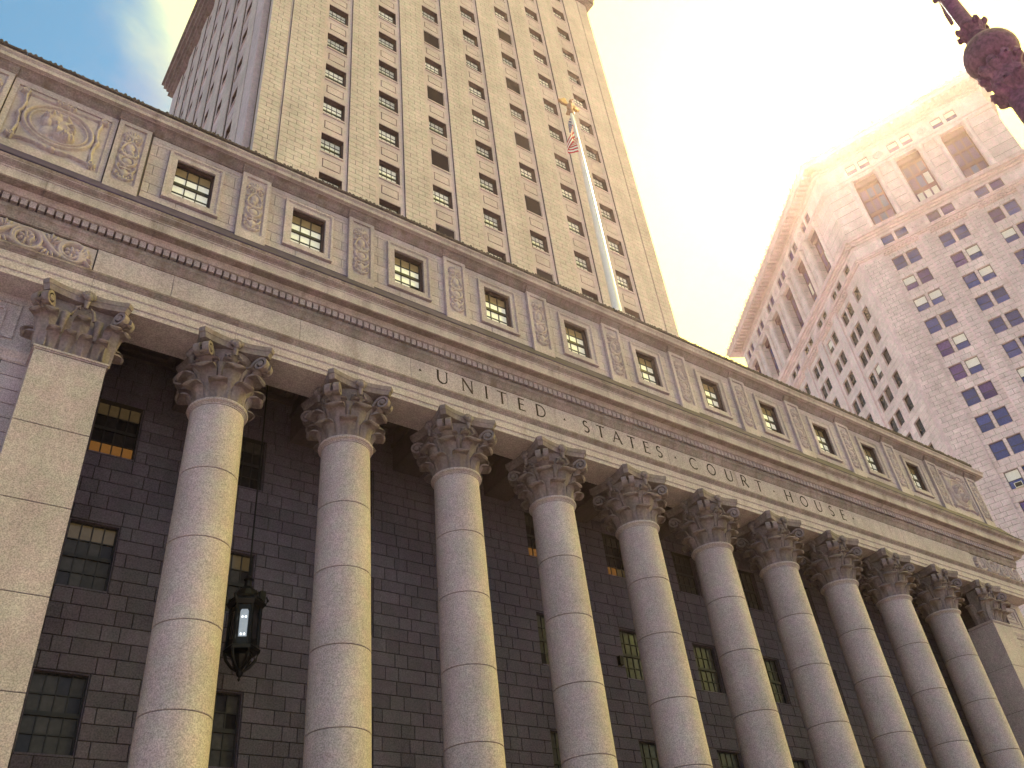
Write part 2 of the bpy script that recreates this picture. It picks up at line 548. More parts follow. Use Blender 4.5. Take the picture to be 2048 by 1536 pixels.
for z0, z1 in WROWS:
    xs = [-5.0] + sum([[w - 0.67, w + 0.67] for w in wins], []) + [41.0]
    for i in range(0, len(xs), 2):
        wall.box(xs[i], xs[i + 1], WY + 0.035, WY + 0.5, z0, z1)
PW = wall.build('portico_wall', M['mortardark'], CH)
stones = []
for ri, (z0, z1, win) in enumerate(ZB):
    spans = [(-5.0, 41.0)] if not win else [(xs[i], xs[i + 1]) for i in range(0, len(xs), 2)]
    for a, e in spans:
        x = a
        j = ri % 2
        first = True
        while x < e - 0.02:
            wdt = (0.93 if (j % 2 == 0) else 0.47) * random.uniform(0.95, 1.05)
            if first:
                wdt *= 0.65 if ri % 2 else 1.0
                first = False
            x2 = x + wdt
            if e - x2 < 0.25:
                x2 = e
            stones.append((x, x2, z0, z1))
            x = x2
            j += 1
visible = lambda s: s[3] > 4.9
near = sorted([s for s in stones if -3.3 < s[0] < 22 and s[2] > 4.9 and s[3] < 17.4], key=lambda s: math.hypot(s[0] + 5.7, 23.7, s[2]))
hid = []
for s in near:       # keep the blocks seen between the columns
    mx = (s[0] + s[1]) / 2
    hit = False
    for k in range(-1, 8):
        cx = k * S
        dx, dy = mx + 5.72, WY + 20.47
        L = math.hypot(dx, dy)
        d = abs((cx + 5.72) * dy - 20.47 * dx) / L
        if d < (0.62 if k >= 0 else 0.75):
            hit = True
    if not hit:
        hid.append(s)
single = set(hid[:300])
cache = {}
rest = MB()
for s in stones:
    off = random.uniform(-0.004, 0.004)
    if s in single:
        m_ = MB()
        gx = 0.011
        m_.stone(s[0] + gx - s[0], s[1] - gx - s[0], gx, s[3] - s[2] - gx, 0, 0.04, 0.01)
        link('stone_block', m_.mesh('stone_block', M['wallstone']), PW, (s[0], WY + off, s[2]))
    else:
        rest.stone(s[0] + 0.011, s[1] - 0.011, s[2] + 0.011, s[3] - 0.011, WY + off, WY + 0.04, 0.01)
o = rest.build('stone_blocks', M['wallstone'], PW)
o['kind'] = 'stuff'

# ---- windows (sash frame, panes)
def sash_mesh(w, h, nc, nr, name, mid=True, bar=0.022, fr=0.06, y0=-0.03, y1=0.04):
    b = MB()
    b.box(-w / 2, -w / 2 + fr, y0, y1, 0, h)
    b.box(w / 2 - fr, w / 2, y0, y1, 0, h)
    b.box(-w / 2 + fr, w / 2 - fr, y0, y1, 0, fr)
    b.box(-w / 2 + fr, w / 2 - fr, y0, y1, h - fr, h)
    iw, ih = w - 2 * fr, h - 2 * fr
    if mid:
        b.box(-w / 2 + fr, w / 2 - fr, y0 - 0.02, y1, h / 2 - 0.055, h / 2 + 0.055)
    for i in range(1, nc):
        x = -iw / 2 + iw * i / nc
        b.box(x - bar / 2, x + bar / 2, y0 + 0.012, y1 - 0.015, fr, h - fr)
    for i in range(1, nr):
        if mid and i * 2 == nr:
            continue
        z = fr + ih * i / nr
        b.box(-iw / 2, iw / 2, y0 + 0.008, y1 - 0.012, z - bar / 2, z + bar / 2)
    return b.mesh(name, M['sash'])


def pane_mesh(w, h, name, mat):
    b = MB()
    b.box(-w / 2, w / 2, 0.0, 0.012, 0, h)
    return b.mesh(name, mat)


# portico windows
pw_w, pw_h = 1.34, 2.05
PS = sash_mesh(pw_w, pw_h, 4, 4, 'sash', bar=0.035)
lin = MB()
lin.box(-0.67, -0.645, 0.05, 0.30, 0, 2.05)
lin.box(0.645, 0.67, 0.05, 0.30, 0, 2.05)
lin.box(-0.645, 0.645, 0.05, 0.30, 2.02, 2.05)
lin.box(-0.645, 0.645, 0.0, 0.30, 0, 0.05)
JM = lin.mesh('window', M['wallstone'])
iw, ih = (pw_w - 0.12) / 4, (pw_h - 0.12) / 4
pmesh = {k: pane_mesh(iw - 0.01, ih - 0.01, 'pane', M[k]) for k in ('darkglass', 'curtain', 'litpane', 'dimpane')}
gl = MB()
gl.box(-pw_w / 2 + 0.05, pw_w / 2 - 0.05, 0, 0.012, 0.05, pw_h - 0.05)
GLP = gl.mesh('glazing', M['curtain'])
for i, wx in enumerate(wins):
    for r_, (z0, z1) in enumerate(WROWS):
        wn = link('window', JM, CH, (wx, WY, z0))
        link('sash', PS, wn, (0, 0.22, 0))
        if i in (0, 1, 4, 5) and not (i > 1 and r_ == 0):
            for c in range(4):
                for q in range(4):
                    k = 'curtain'
                    if r_ == 2:
                        k = 'darkglass'
                        if q == 3:
                            k = 'dimpane' if i == 0 else 'curtain'
                        if q == 0 and i == 0:
                            k = 'litpane'
                        if i in (4, 5) and q == 0:
                            k = 'litpane' if c in (0, 1) else 'dimpane'
                    elif r_ == 1 and q == 3 and i in (0, 1):
                        k = 'dimpane'
                    elif (c + q) % 5 == 0:
                        k = 'darkglass'
                    link('pane', pmesh[k], wn, (-1.5 * iw + c * iw, 0.235, 0.06 + q * ih + 0.005))
        else:
            link('glazing', GLP, wn, (0, 0.235, 0))

# ---- columns
Z_NECK, Z_ARCH = 15.38, 17.53
seams = [0.35, 2.55, 4.75, 6.88, 8.97, 11.16, 13.2, 15.30]


def rad(z):
    t = (z + 0.2) / 15.5
    return 0.845 - 0.105 * t ** 1.7


def bz(t, a):
    return a


drums = []
for i in range(len(seams) - 1):
    z0, z1 = seams[i] + 0.008, seams[i + 1] - 0.008
    pr = [(rad(z0) - 0.016, z0), (rad(z0), z0 + 0.014)]
    for k in range(1, 4):
        z = z0 + (z1 - z0) * k / 4
        pr.append((rad(z), z))
    pr += [(rad(z1), z1 - 0.014), (rad(z1) - 0.016, z1)]
    b = MB()
    b.lathe(pr, 56)
    drums.append(b.mesh('drum', M['granite'], True, 35))
b = MB()
b.lathe([(rad(0.3) - 0.03, 0.0), (rad(15.3) - 0.03, 15.4)], 40)
CORE = b.mesh('column', M['mortardark'], True, 40)
b = MB()
pr = [(0.70, 15.30), (0.745, 15.30), (0.748, 15.335), (0.77, 15.345), (0.775, 15.365)]
for k in range(9):
    a = -math.pi / 2 + math.pi * k / 8
    pr.append((0.785 + 0.055 * math.cos(a), 15.425 + 0.055 * math.sin(a)))
pr += [(0.74, 15.485), (0.70, 15.49)]
b.lathe(pr, 56)
NECK = b.mesh('necking', M['granite'], True, 45)
b = MB()
pr = [(0.80, 0.34), (0.90, 0.33)]
for zc, rc, rr in ((0.255, 0.93, 0.07), (0.02, 1.05, 0.12)):
    for k in range(9):
        a = math.pi / 2 - math.pi * k / 8
        pr.append((rc + rr * math.cos(a), zc + rr * math.sin(a)))
b.lathe(pr, 48)
b.box(-1.2, 1.2, -1.2, 1.2, -0.4, -0.1)
BASE = b.mesh('column_base', M['granite'], True, 40)


def leaf(b, ang, base_r, z0, h, w, lean, curl, bell, flat=None, nt=15, nw=11):
    """one acanthus leaf standing on the bell: rises, leans out and rolls over at the tip. flat=(px,py,nx,ny) puts it on a flat face"""
    P = np.zeros((nt, nw, 3))
    Q = np.zeros((nt, nw, 3))
    TS = 0.60
    for i in range(nt):
        t = i / (nt - 1)
        for j in range(nw):
            u = 2 * j / (nw - 1) - 1
            if t < TS:
                s_ = t / TS
                out = 0.045 + lean * s_ ** 2.0
                z = z0 + h * s_
                th = 0.03 + 0.03 * s_
                ww = w * (0.80 + 0.16 * s_)
                bow = -0.10 * u * u * (0.35 + s_ * 0.4) + 0.020 * math.cos(u * math.pi * 2.0) * (1 - s_ * 0.8)
                qz, qo = z, -th
            else:
                q_ = (t - TS) / (1 - TS)
                a = q_ * math.pi * (1.18 - 0.18 * u * u)
                out = 0.045 + lean + curl * (1 - math.cos(a))
                z = z0 + h + curl * (0.95 - 0.25 * u * u) * math.sin(a)
                ww = w * (0.96 - 0.30 * q_ ** 2.2)
                bow = -0.10 * u * u * (0.75 - 0.35 * q_)
                qo = -0.06 * math.cos(a)
                qz = z - 0.06 * math.sin(a)
            rr = base_r + bell(min(z, z0 + h)) + out + bow
            if flat is None:
                aa = ang + u * ww / 2 / max(base_r, 0.3)
                P[i, j] = (rr * math.cos(aa), rr * math.sin(aa), z)
                r2 = rr + qo
                Q[i, j] = (r2 * math.cos(aa), r2 * math.sin(aa), qz)
            else:
                px, py, nx, ny = flat
                o_ = rr - base_r
                P[i, j] = (px + nx * o_ - ny * u * ww / 2, py + ny * o_ + nx * u * ww / 2, z)
                o_ += qo
                Q[i, j] = (px + nx * o_ - ny * u * ww / 2, py + ny * o_ + nx * u * ww / 2, qz)
    b.grid(P)
    b.grid(Q[:, ::-1])
    m = nw
    # rim
    rimP = [tuple(P[i, 0]) for i in range(nt)] + [tuple(P[nt - 1, j]) for j in range(1, m)] + [tuple(P[i, m - 1]) for i in range(nt - 2, -1, -1)]
    rimQ = [tuple(Q[i, 0]) for i in range(nt)] + [tuple(Q[nt - 1, j]) for j in range(1, m)] + [tuple(Q[i, m - 1]) for i in range(nt - 2, -1, -1)]
    n = len(rimP)
    b.add(rimP + rimQ, [(i, n + i, n + i + 1, i + 1) for i in range(n - 1)])


def volute(b, cx, cy, ang, r_from, z_from, r_to, z_to, w=0.15, rs=0.20):
    """a scroll that springs from the bell and rolls up under the corner of the abacus; the roll lies in the vertical plane at ang"""
    path = []
    for k in range(9):
        t = k / 8
        path.append((r_from + (r_to - r_from) * (0.25 * t + 0.75 * t ** 2.2), z_from + (z_to + rs - z_from) * (1 - (1 - t) ** 1.7)))
    for k in range(1, 22):
        a = math.pi / 2 - 2 * math.pi * 1.55 * k / 21
        rr = rs * (1 - 0.80 * k / 21)
        path.append((r_to + rr * math.cos(a), z_to + rr * math.sin(a)))
    ca, sa = math.cos(ang), math.sin(ang)
    n = len(path)
    vs = []
    for i, (r_, z) in enumerate(path):
        a, c = path[max(i - 1, 0)], path[min(i + 1, n - 1)]
        dx, dz = c[0] - a[0], c[1] - a[1]
        L = math.hypot(dx, dz) + 1e-9
        nx, nz2 = -dz / L, dx / L
        th = 0.045 * (1 - 0.45 * i / n)
        ww = w * (0.75 + 0.5 * min(1, i / 9)) * (1 - 0.15 * max(0, (i - 9) / n)) + (0.05 * max(0, (i - 12) / n))
        for sgn, off in ((-1, th), (1, th), (1, -th), (-1, -th)):
            rr, zz = r_ + nx * off, z + nz2 * off
            vs.append((cx + rr * ca - sgn * ww / 2 * sa, cy + rr * sa + sgn * ww / 2 * ca, zz))
    fs = []
    for i in range(n - 1):
        for k in range(4):
            k2 = (k + 1) % 4
            fs.append((i * 4 + k, i * 4 + k2, (i + 1) * 4 + k2, (i + 1) * 4 + k))
    fs.append((0, 1, 2, 3))
    b.add(vs, fs)
    # eye of the scroll
    b.tube([(cx + r_to * ca - 0.11 * sa * s, cy + r_to * sa + 0.11 * ca * s, z_to) for s in (-1, 1)], 0.055, 10)


def abacus(b, hw, hd, z0, z1, cut=0.13, dip=0.17):
    """four-cornered slab with hollow sides and cut corners, moulded edge"""
    def ring(s, z):
        pts = []
        for q in range(4):
            a = q * math.pi / 2
            for k in range(9):
                u = -1 + 2 * k / 8
                hx = hw if q % 2 == 0 else hd
                hy = hd if q % 2 == 0 else hw
                # side q: normal direction a
                n_ = (hy if q % 2 else hd)
                lat = (hw if q % 2 == 0 else hd)
                lx = (lat - cut) * u
                ny_ = -(hd if q % 2 == 0 else hw) + dip * (1 - u * u)
                x, y = lx * s, ny_ * s
                c, s_ = math.cos(a), math.sin(a)
                pts.append((x * c - y * s_, x * s_ + y * c, z))
        return pts
    rings = [ring(0.93, z0), ring(0.95, z0 + 0.10), ring(0.97, z0 + 0.16), ring(0.985, z0 + 0.165), ring(1.0, z0 + 0.22), ring(1.0, z1)]
    n = len(rings[0])
    vs = sum(rings, [])
    fs = []
    for i in range(len(rings) - 1):
        for k in range(n):
            fs.append((i * n + k, i * n + (k + 1) % n, (i + 1) * n + (k + 1) % n, (i + 1) * n + k))
    fs.append(tuple(range(n - 1, -1, -1)))
    fs.append(tuple((len(rings) - 1) * n + k for k in range(n)))
    b.add(vs, fs)


def fleuron(b, px, py, nx, ny, z):
    tx, ty = -ny, nx
    for k in range(5):
        a = math.pi / 2 + (k - 2) * 0.62
        b.ellipsoid((px + nx * 0.02 + tx * 0.11 * math.cos(a), py + ny * 0.02 + ty * 0.11 * math.cos(a), z + 0.11 * math.sin(a)), 0.095, 0.095, 0.10, 8, 6)
    b.ellipsoid((px + nx * 0.06, py + ny * 0.06, z - 0.04), 0.12, 0.12, 0.13, 8, 6)
    b.tube([(px - nx * 0.02, py - ny * 0.02, z - 0.38), (px, py, z - 0.05)], [0.05, 0.09], 8)


def column_capital():
    b = MB()
    z0 = 15.47
    bell = lambda z: 0.02 + 0.10 * max(0, (z - z0) / 1.75) ** 2
    b.lathe([(0.68, z0 - 0.03), (0.69, z0 + 0.4), (0.71, z0 + 0.9), (0.75, z0 + 1.35), (0.82, z0 + 1.62), (0.86, z0 + 1.70), (0.84, z0 + 1.74)], 40)
    for k in range(8):
        leaf(b, k * math.pi / 4, 0.69, z0, 0.90, 0.43, 0.19, 0.14, bell)
    for k in range(8):
        leaf(b, (k + 0.5) * math.pi / 4, 0.70, z0, 0.44, 0.42, 0.15, 0.12, bell)
    for k in range(8):          # stalks between the tall leaves
        a = (k + 0.5) * math.pi / 4
        c, s = math.cos(a), math.sin(a)
        b.tube([(0.74 * c, 0.74 * s, z0 + 0.62), (0.80 * c, 0.80 * s, z0 + 0.95), (0.87 * c, 0.87 * s, z0 + 1.18), (0.89 * c, 0.89 * s, z0 + 1.22)], [0.055, 0.085, 0.125, 0.09], 9)
        # cup leaf under the scroll
        leaf(b, a - 0.19, 0.76, z0 + 1.0, 0.22, 0.24, 0.10, 0.06, bell, nt=9, nw=5)
        leaf(b, a + 0.19, 0.76, z0 + 1.0, 0.22, 0.24, 0.10, 0.06, bell, nt=9, nw=5)
    for k in range(4):
        a = math.pi / 4 + k * math.pi / 2
        volute(b, 0, 0, a - 0.10, 0.86, z0 + 1.12, 1.24, z0 + 1.40, 0.15, 0.21)
        volute(b, 0, 0, a + 0.10, 0.86, z0 + 1.12, 1.24, z0 + 1.40, 0.15, 0.21)
        leaf(b, a, 0.86, z0 + 0.95, 0.30, 0.30, 0.26, 0.075, bell, nt=9, nw=5)
        f = k * math.pi / 2
        c, s = math.cos(f), math.sin(f)
        for sg in (-1, 1):      # inner scrolls
            ox, oy = -s * 0.14 * sg, c * 0.14 * sg
            b.tube([(0.83 * c + ox * 2.2, 0.83 * s + oy * 2.2, z0 + 1.2), (0.87 * c + ox * 1.6, 0.87 * s + oy * 1.6, z0 + 1.45), (0.90 * c + ox * 0.8, 0.90 * s + oy * 0.8, z0 + 1.52), (0.90 * c + ox * 0.9, 0.90 * s + oy * 0.9, z0 + 1.42)], [0.05, 0.05, 0.05, 0.03], 7)
        fleuron(b, 0.97 * c, 0.97 * s, c, s, z0 + 1.86)
    abacus(b, 1.13, 1.13, z0 + 1.74, Z_ARCH - 0.003)
    return b.mesh('capital', M['capital'], True, 42)


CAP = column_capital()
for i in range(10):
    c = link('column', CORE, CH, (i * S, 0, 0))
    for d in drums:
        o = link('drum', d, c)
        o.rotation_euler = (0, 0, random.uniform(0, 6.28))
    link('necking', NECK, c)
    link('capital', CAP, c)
    link('column_base', BASE, c)

# ---- end pilasters
PHW = 0.86
pseams = [0.35, 2.55, 4.75, 6.9, 8.97, 11.15, 13.2, 15.38]


def pilaster_capital():
    b = MB()
    z0 = 15.50
    hw, dp = 0.80, 0.66
    bell = lambda z: 0.02 + 0.10 * max(0, (z - z0) / 1.75) ** 2
    b.box(-hw, hw, -dp, 0.0, z0 - 0.02, z0 + 1.72)
    for zz, hh, ww, n, le, cu in ((z0, 0.90, 0.44, 3, 0.20, 0.14), (z0, 0.44, 0.36, 4, 0.15, 0.115)):
        for k in range(n):
            x = -hw + 2 * hw * k / (n - 1) if n == 3 else -hw + 2 * hw * (k + 0.5) / n
            leaf(b, 0, 0.0, zz, hh, ww, le, cu, bell, flat=(x * 0.97, -dp, 0, -1))
    for sx in (-1, 1):
        for k in range(2):
            y = -dp + 0.22 + 0.42 * k
            leaf(b, 0, 0.0, z0, 0.46 if k == 0 else 0.92, 0.42, 0.14, 0.10, bell, flat=(sx * hw, y, sx, 0))
        leaf(b, 0, 0.0, z0, 0.92, 0.46, 0.17, 0.115, bell, flat=(sx * hw, -dp, sx * 0.7, -0.7))
    for x in (-0.42, 0.42):
        b.tube([(x, -dp - 0.05, z0 + 0.62), (x, -dp - 0.10, z0 + 0.95), (x, -dp - 0.17, z0 + 1.2), (x, -dp - 0.18, z0 + 1.23)], [0.055, 0.085, 0.125, 0.09], 9)
    for sx in (-1, 1):
        a = -math.pi / 2 + sx * math.pi / 4
        for da in (-0.12, 0.12):
            volute(b, sx * 0.26, -0.12, a + da, 0.80, z0 + 1.12, 1.03, z0 + 1.40, 0.15, 0.21)
        leaf(b, 0, 0, z0 + 0.95, 0.30, 0.30, 0.24, 0.075, bell, flat=(sx * 0.78, -dp + 0.0, sx * 0.7, -0.7), nt=9, nw=5)
        b.tube([(sx * 0.30, -dp - 0.14, z0 + 1.2), (sx * 0.22, -dp - 0.2, z0 + 1.45), (sx * 0.12, -dp - 0.22, z0 + 1.52), (sx * 0.13, -dp - 0.22, z0 + 1.42)], [0.05, 0.05, 0.05, 0.03], 7)
    fleuron(b, 0, -dp - 0.27, 0, -1, z0 + 1.86)
    abacus(b, 1.15, 1.05, z0 + 1.72, Z_ARCH - 0.003)
    return b.mesh('capital', M['capital'], True, 42)


PCAP = pilaster_capital()
for px in (-4.07, 40.07):
    b = MB()
    b.box(-PHW + 0.02, PHW - 0.02, -0.72, 0.9, -0.2, 15.45)
    p = b.build('pilaster', M['mortardark'], CH)
    p.location = (px, 0, 0)
    for z0, z1 in zip(pseams[:-1], pseams[1:]):
        b = MB()
        a0, a1 = z0 + 0.007, z1 - 0.007
        b.box(-PHW, PHW, -0.74, 0.88, a0 + 0.008, a1 - 0.008)
        b.box(-PHW + 0.012, PHW - 0.012, -0.728, 0.87, a0, a0 + 0.008)
        b.box(-PHW + 0.012, PHW - 0.012, -0.728, 0.87, a1 - 0.008, a1)
        b.build('pilaster_block', M['granite'], p)
    b = MB()
    b.box(-PHW - 0.02, PHW + 0.02, -0.76, 0.6, 15.385, 15.42)
    b.box(-PHW - 0.05, PHW + 0.05, -0.80, 0.6, 15.42, 15.475)
    b.box(-PHW - 0.02, PHW + 0.02, -0.76, 0.6, 15.475, 15.50)
    b.build('necking', M['granite'], p)
    b = MB()
    b.box(-1.1, 1.1, -1.1, 0.9, -0.4, 0.35)
    b.build('pilaster_base', M['granite'], p)
    link('capital', PCAP, p)

# ---- end bays (wall beside the pilasters)
EY = 0.10
for xa, xb, px in ((XL, -4.85, -4.07), (40.85, XR, 40.07)):
    b = MB()
    b.box(xa, xb, EY + 0.035, 0.45, GZ, 19.4)
    ew = b.build('end_wall', M['mortardark'], CH)
    z = 5.0
    r_ = 0
    while z < 15.45:
        h = 0.415
        x = xa
        j = r_
        while x < xb - 0.05:
            x2 = min(xb, x + (1.05 if j % 2 else 0.62))
            if xb - x2 < 0.3:
                x2 = xb
            m_ = MB()
            m_.stone(x + 0.009, x2 - 0.009, z + 0.009, z + h - 0.009, EY, EY + 0.04, 0.009)
            m_.build('end_wall_block', M['attic'] if False else M['granite'], ew)
            x = x2
            j += 1
        z += h
        r_ += 1
    b = MB()
    b.box(xa, xb, EY - 0.005, 0.4, 15.8, 17.53)
    b.build('frieze_panel', M['granite'], ew)
    b = MB()
    b.prism([(EY, 15.4), (EY - 0.03, 15.42), (EY - 0.05, 15.5), (EY - 0.10, 15.58), (EY - 0.14, 15.66), (EY - 0.14, 15.74), (EY, 15.79)], xa, xb)
    b.build('string_course', M['frieze'], ew)
    # fret panel
    b = MB()
    cx = (xa + xb) / 2
    for half, zc0, zc1 in ((1.40, 16.08, 17.30), (1.08, 16.32, 17.06), (0.76, 16.54, 16.86)):
        w_ = 0.07
        b.box(cx - half, cx + half, EY - 0.05, EY, zc0, zc0 + w_)
        b.box(cx - half, cx + half, EY - 0.05, EY, zc1 - w_, zc1)
        b.box(cx - half, cx - half + w_, EY - 0.05, EY, zc0 + w_, zc1 - w_)
        b.box(cx + half - w_, cx + half, EY - 0.05, EY, zc0 + w_, zc1 - w_)
    b.build('fret_panel', M['granite'], ew)

# ---- ceiling of the portico
b = MB()
b.box(-5.0, 41.0, 0.55, WY + 0.5, 19.3, 19.5)
PC = b.build('portico_ceiling', M['ceilstone'], CH)
for i in range(-1, 11):
    b = MB()
    x = i * S if 0 <= i <= 9 else (-4.07 if i < 0 else 40.07)
    b.box(x - 0.55, x + 0.55, 0.60, WY, 17.60, 19.3)
    b.box(x - 0.62, x + 0.62, 0.60, WY, 18.6, 18.75)
    b.build('ceiling_beam', M['ceilstone'], PC)
for i in range(11):
    x = (i - 0.5) * S
    b = MB()
    for k, (hw, z) in enumerate(((1.36, 19.05), (1.10, 19.15))):
        y0, y1 = 0.68 + 0.22 * k, WY - 0.1 - 0.22 * k
        b.box(x - hw, x + hw, y0, y0 + 0.14, z, 19.3)
        b.box(x - hw, x + hw, y1 - 0.14, y1, z, 19.3)
        b.box(x - hw, x - hw + 0.14, y0 + 0.14, y1 - 0.14, z, 19.3)
        b.box(x + hw - 0.14, x + hw, y0 + 0.14, y1 - 0.14, z, 19.3)
    b.build('coffer', M['ceilstone'], PC)

# ---- entablature
b = MB()
b.box(XL + 0.15, XR - 0.15, -0.64, 0.55, 17.56, 20.2)
b.box(XL + 0.15, XR - 0.15, -0.55, 0.5, 20.2, 21.9)
EN = b.build('entablature', M['mortardark'], CH)
ARC = [(-0.68, 17.53), (-0.68, 17.69), (-0.72, 17.705), (-0.72, 17.96), (-0.735, 17.965), (-0.76, 17.99), (-0.76, 18.235), (0.6, 18.235), (0.6, 17.53)]
CRW = [(-0.76, 18.237), (-0.78, 18.245), (-0.79, 18.275), (-0.825, 18.30), (-0.86, 18.35), (-0.885, 18.37), (-0.885, 18.43), (0.3, 18.43), (0.3, 18.237)]
cuts = [XL] + [-4.07] + [i * S for i in range(10)] + [40.07, XR]
for a, e in zip(cuts[:-1], cuts[1:]):
    b = MB()
    b.prism(ARC, a + 0.004, e - 0.004)
    b.build('architrave_block', M['frieze'], EN)
    b = MB()
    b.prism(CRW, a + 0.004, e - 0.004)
    b.build('crown_moulding', M['soiled_bounce'], EN)
fcuts = [-4.14] + [-2.0 + S * i for i in range(11)] + [40.25]
for a, e in zip(fcuts[:-1], fcuts[1:]):
    b = MB()
    b.stone(a + 0.005, e - 0.005, 18.432, 19.468, -0.68, 0.0, 0.008)
    b.build('frieze_block', M['frieze'], EN)
BED = [(-0.68, 19.47), (-0.705, 19.475), (-0.705, 19.52), (-0.72, 19.53), (-0.735, 19.60), (-0.76, 19.66), (-0.80, 19.71), (-0.82, 19.72), (-0.82, 19.77), (-0.81, 19.885), (-0.70, 19.89),
       (-0.70, 20.135), (0.0, 20.135), (0.0, 19.47)]
COR = [(-0.80, 20.137), (-0.97, 20.145), (-0.99, 20.18), (-1.03, 20.23), (-1.08, 20.26), (-1.10, 20.285), (-1.36, 20.285), (-1.365, 20.25), (-1.42, 20.25), (-1.42, 20.56),
       (-1.445, 20.565), (-1.445, 20.60), (-1.46, 20.62), (-1.485, 20.65), (-1.54, 20.69), (-1.595, 20.74), (-1.61, 20.78), (-1.61, 20.86), (0.0, 20.86), (0.0, 20.137)]
bc = [XL + i * (XR - XL) / 18 for i in range(19)]
for i, (a, e) in enumerate(zip(bc[:-1], bc[1:])):
    b = MB()
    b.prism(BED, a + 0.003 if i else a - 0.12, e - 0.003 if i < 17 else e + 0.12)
    b.build('bed_moulding', M['soiled_bounce'], EN)
    b = MB()
    b.prism(COR, a + 0.003 if i else a - 0.75, e - 0.003 if i < 17 else e + 0.75)
    b.build('cornice_block', M['corona'], EN)
# soffit slabs hung just under the corona, reddish bounce light painted in their brown
for i, (a, e) in enumerate(zip(bc[:-1], bc[1:])):
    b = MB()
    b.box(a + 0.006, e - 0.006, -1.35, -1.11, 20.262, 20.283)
    b.build('soffit_slab', M['soiled_bounce'], EN)
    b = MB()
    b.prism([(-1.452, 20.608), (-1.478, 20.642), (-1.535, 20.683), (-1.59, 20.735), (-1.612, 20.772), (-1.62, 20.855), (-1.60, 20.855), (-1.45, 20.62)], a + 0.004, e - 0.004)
    b.build('gutter_moulding', M['soiled_bounce'], EN)
dm = MB()
dm.stone(0.0, 0.172, 0.0, 0.235, 0, 0.23, 0.006)
dm.add([(0, 0.006, 0), (0.172, 0.006, 0), (0.172, 0.23, 0), (0, 0.23, 0)], [(0, 3, 2, 1)])
DM = dm.mesh('dentil', M['granite'])
nd = int((XR - XL) / 0.2271)
for i in range(nd):
    link('dentil', DM, EN, (XL + 0.03 + i * 0.2271, -0.925, 19.895))

# frieze ornament at the two ends
def rinceau():
    pr = []
    L, H = 4.7, 0.96
    n = 4
    for k in range(n):
        cx = -L / 2 + 0.62 + k * (L - 1.2) / (n - 1)
        up_ = 1 if k % 2 else -1
        pr.append(('ring', cx, 0.02 * up_, 0.36, 0.36, 0.06, 0.07))
        pr.append(('stroke', spiral(cx, 0, 0.40, 1.3, math.pi * 0.2 * up_, up_), 0.07, 0.03, 0.07))
        for j in range(7):
            a = j * 2 * math.pi / 7
            pr.append(('disc', cx + 0.14 * math.cos(a), 0.14 * math.sin(a), 0.10, 0.055, 0.07, a))
        pr.append(('disc', cx, 0, 0.06, 0.06, 0.09, 0))
        if k < n - 1:
            x2 = cx + (L - 1.2) / (n - 1)
            xm = (cx + x2) / 2
            pr.append(('stroke', [(cx + 0.3, -0.3 * up_), (xm - 0.08, -0.05 * up_), (xm + 0.08, 0.12 * up_), (x2 - 0.3, 0.3 * up_)], 0.085, 0.06, 0.08))
            for j in range(5):
                a = (j - 2) * 0.45
                pr.append(('disc', xm + 0.10 * (j - 2), -0.34 * up_ + 0.05 * abs(j - 2) * up_, 0.05, 0.15, 0.075, a * up_))
                pr.append(('disc', xm + 0.10 * (j - 2), 0.34 * up_ - 0.05 * abs(j - 2) * up_, 0.05, 0.14, 0.075, -a * up_))
    for s in (-1, 1):
        for j in range(5):
            a = math.pi / 2 + s * (0.3 + 0.33 * j)
            pr.append(('stroke', [(s * (L / 2 - 0.42), -0.25), (s * (L / 2 - 0.42) + 0.2 * math.cos(math.pi / 2 - s * (0.15 + 0.3 * j)), -0.25 + 0.35 * math.sin(math.pi / 2 - (0.15 + 0.3 * j) * s * s)),
                                  (s * (L / 2 - 0.42) + s * 0.34 * math.sin(0.25 + 0.35 * j), -0.28 + 0.62 * math.cos(0.25 + 0.35 * j))], 0.05, 0.045, 0.075))
    return relief_mesh('frieze_carving', M['carve'], L, H, pr, 0.024, amp=2.0)


RC = rinceau()
for cx in (-6.52, 42.62):
    b = MB()
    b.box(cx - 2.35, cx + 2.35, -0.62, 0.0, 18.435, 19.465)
    b.build('carved_frieze_bed', M['soiled_bounce'], EN)
    link('frieze_carving', RC, EN, (cx, -0.645, 18.95))

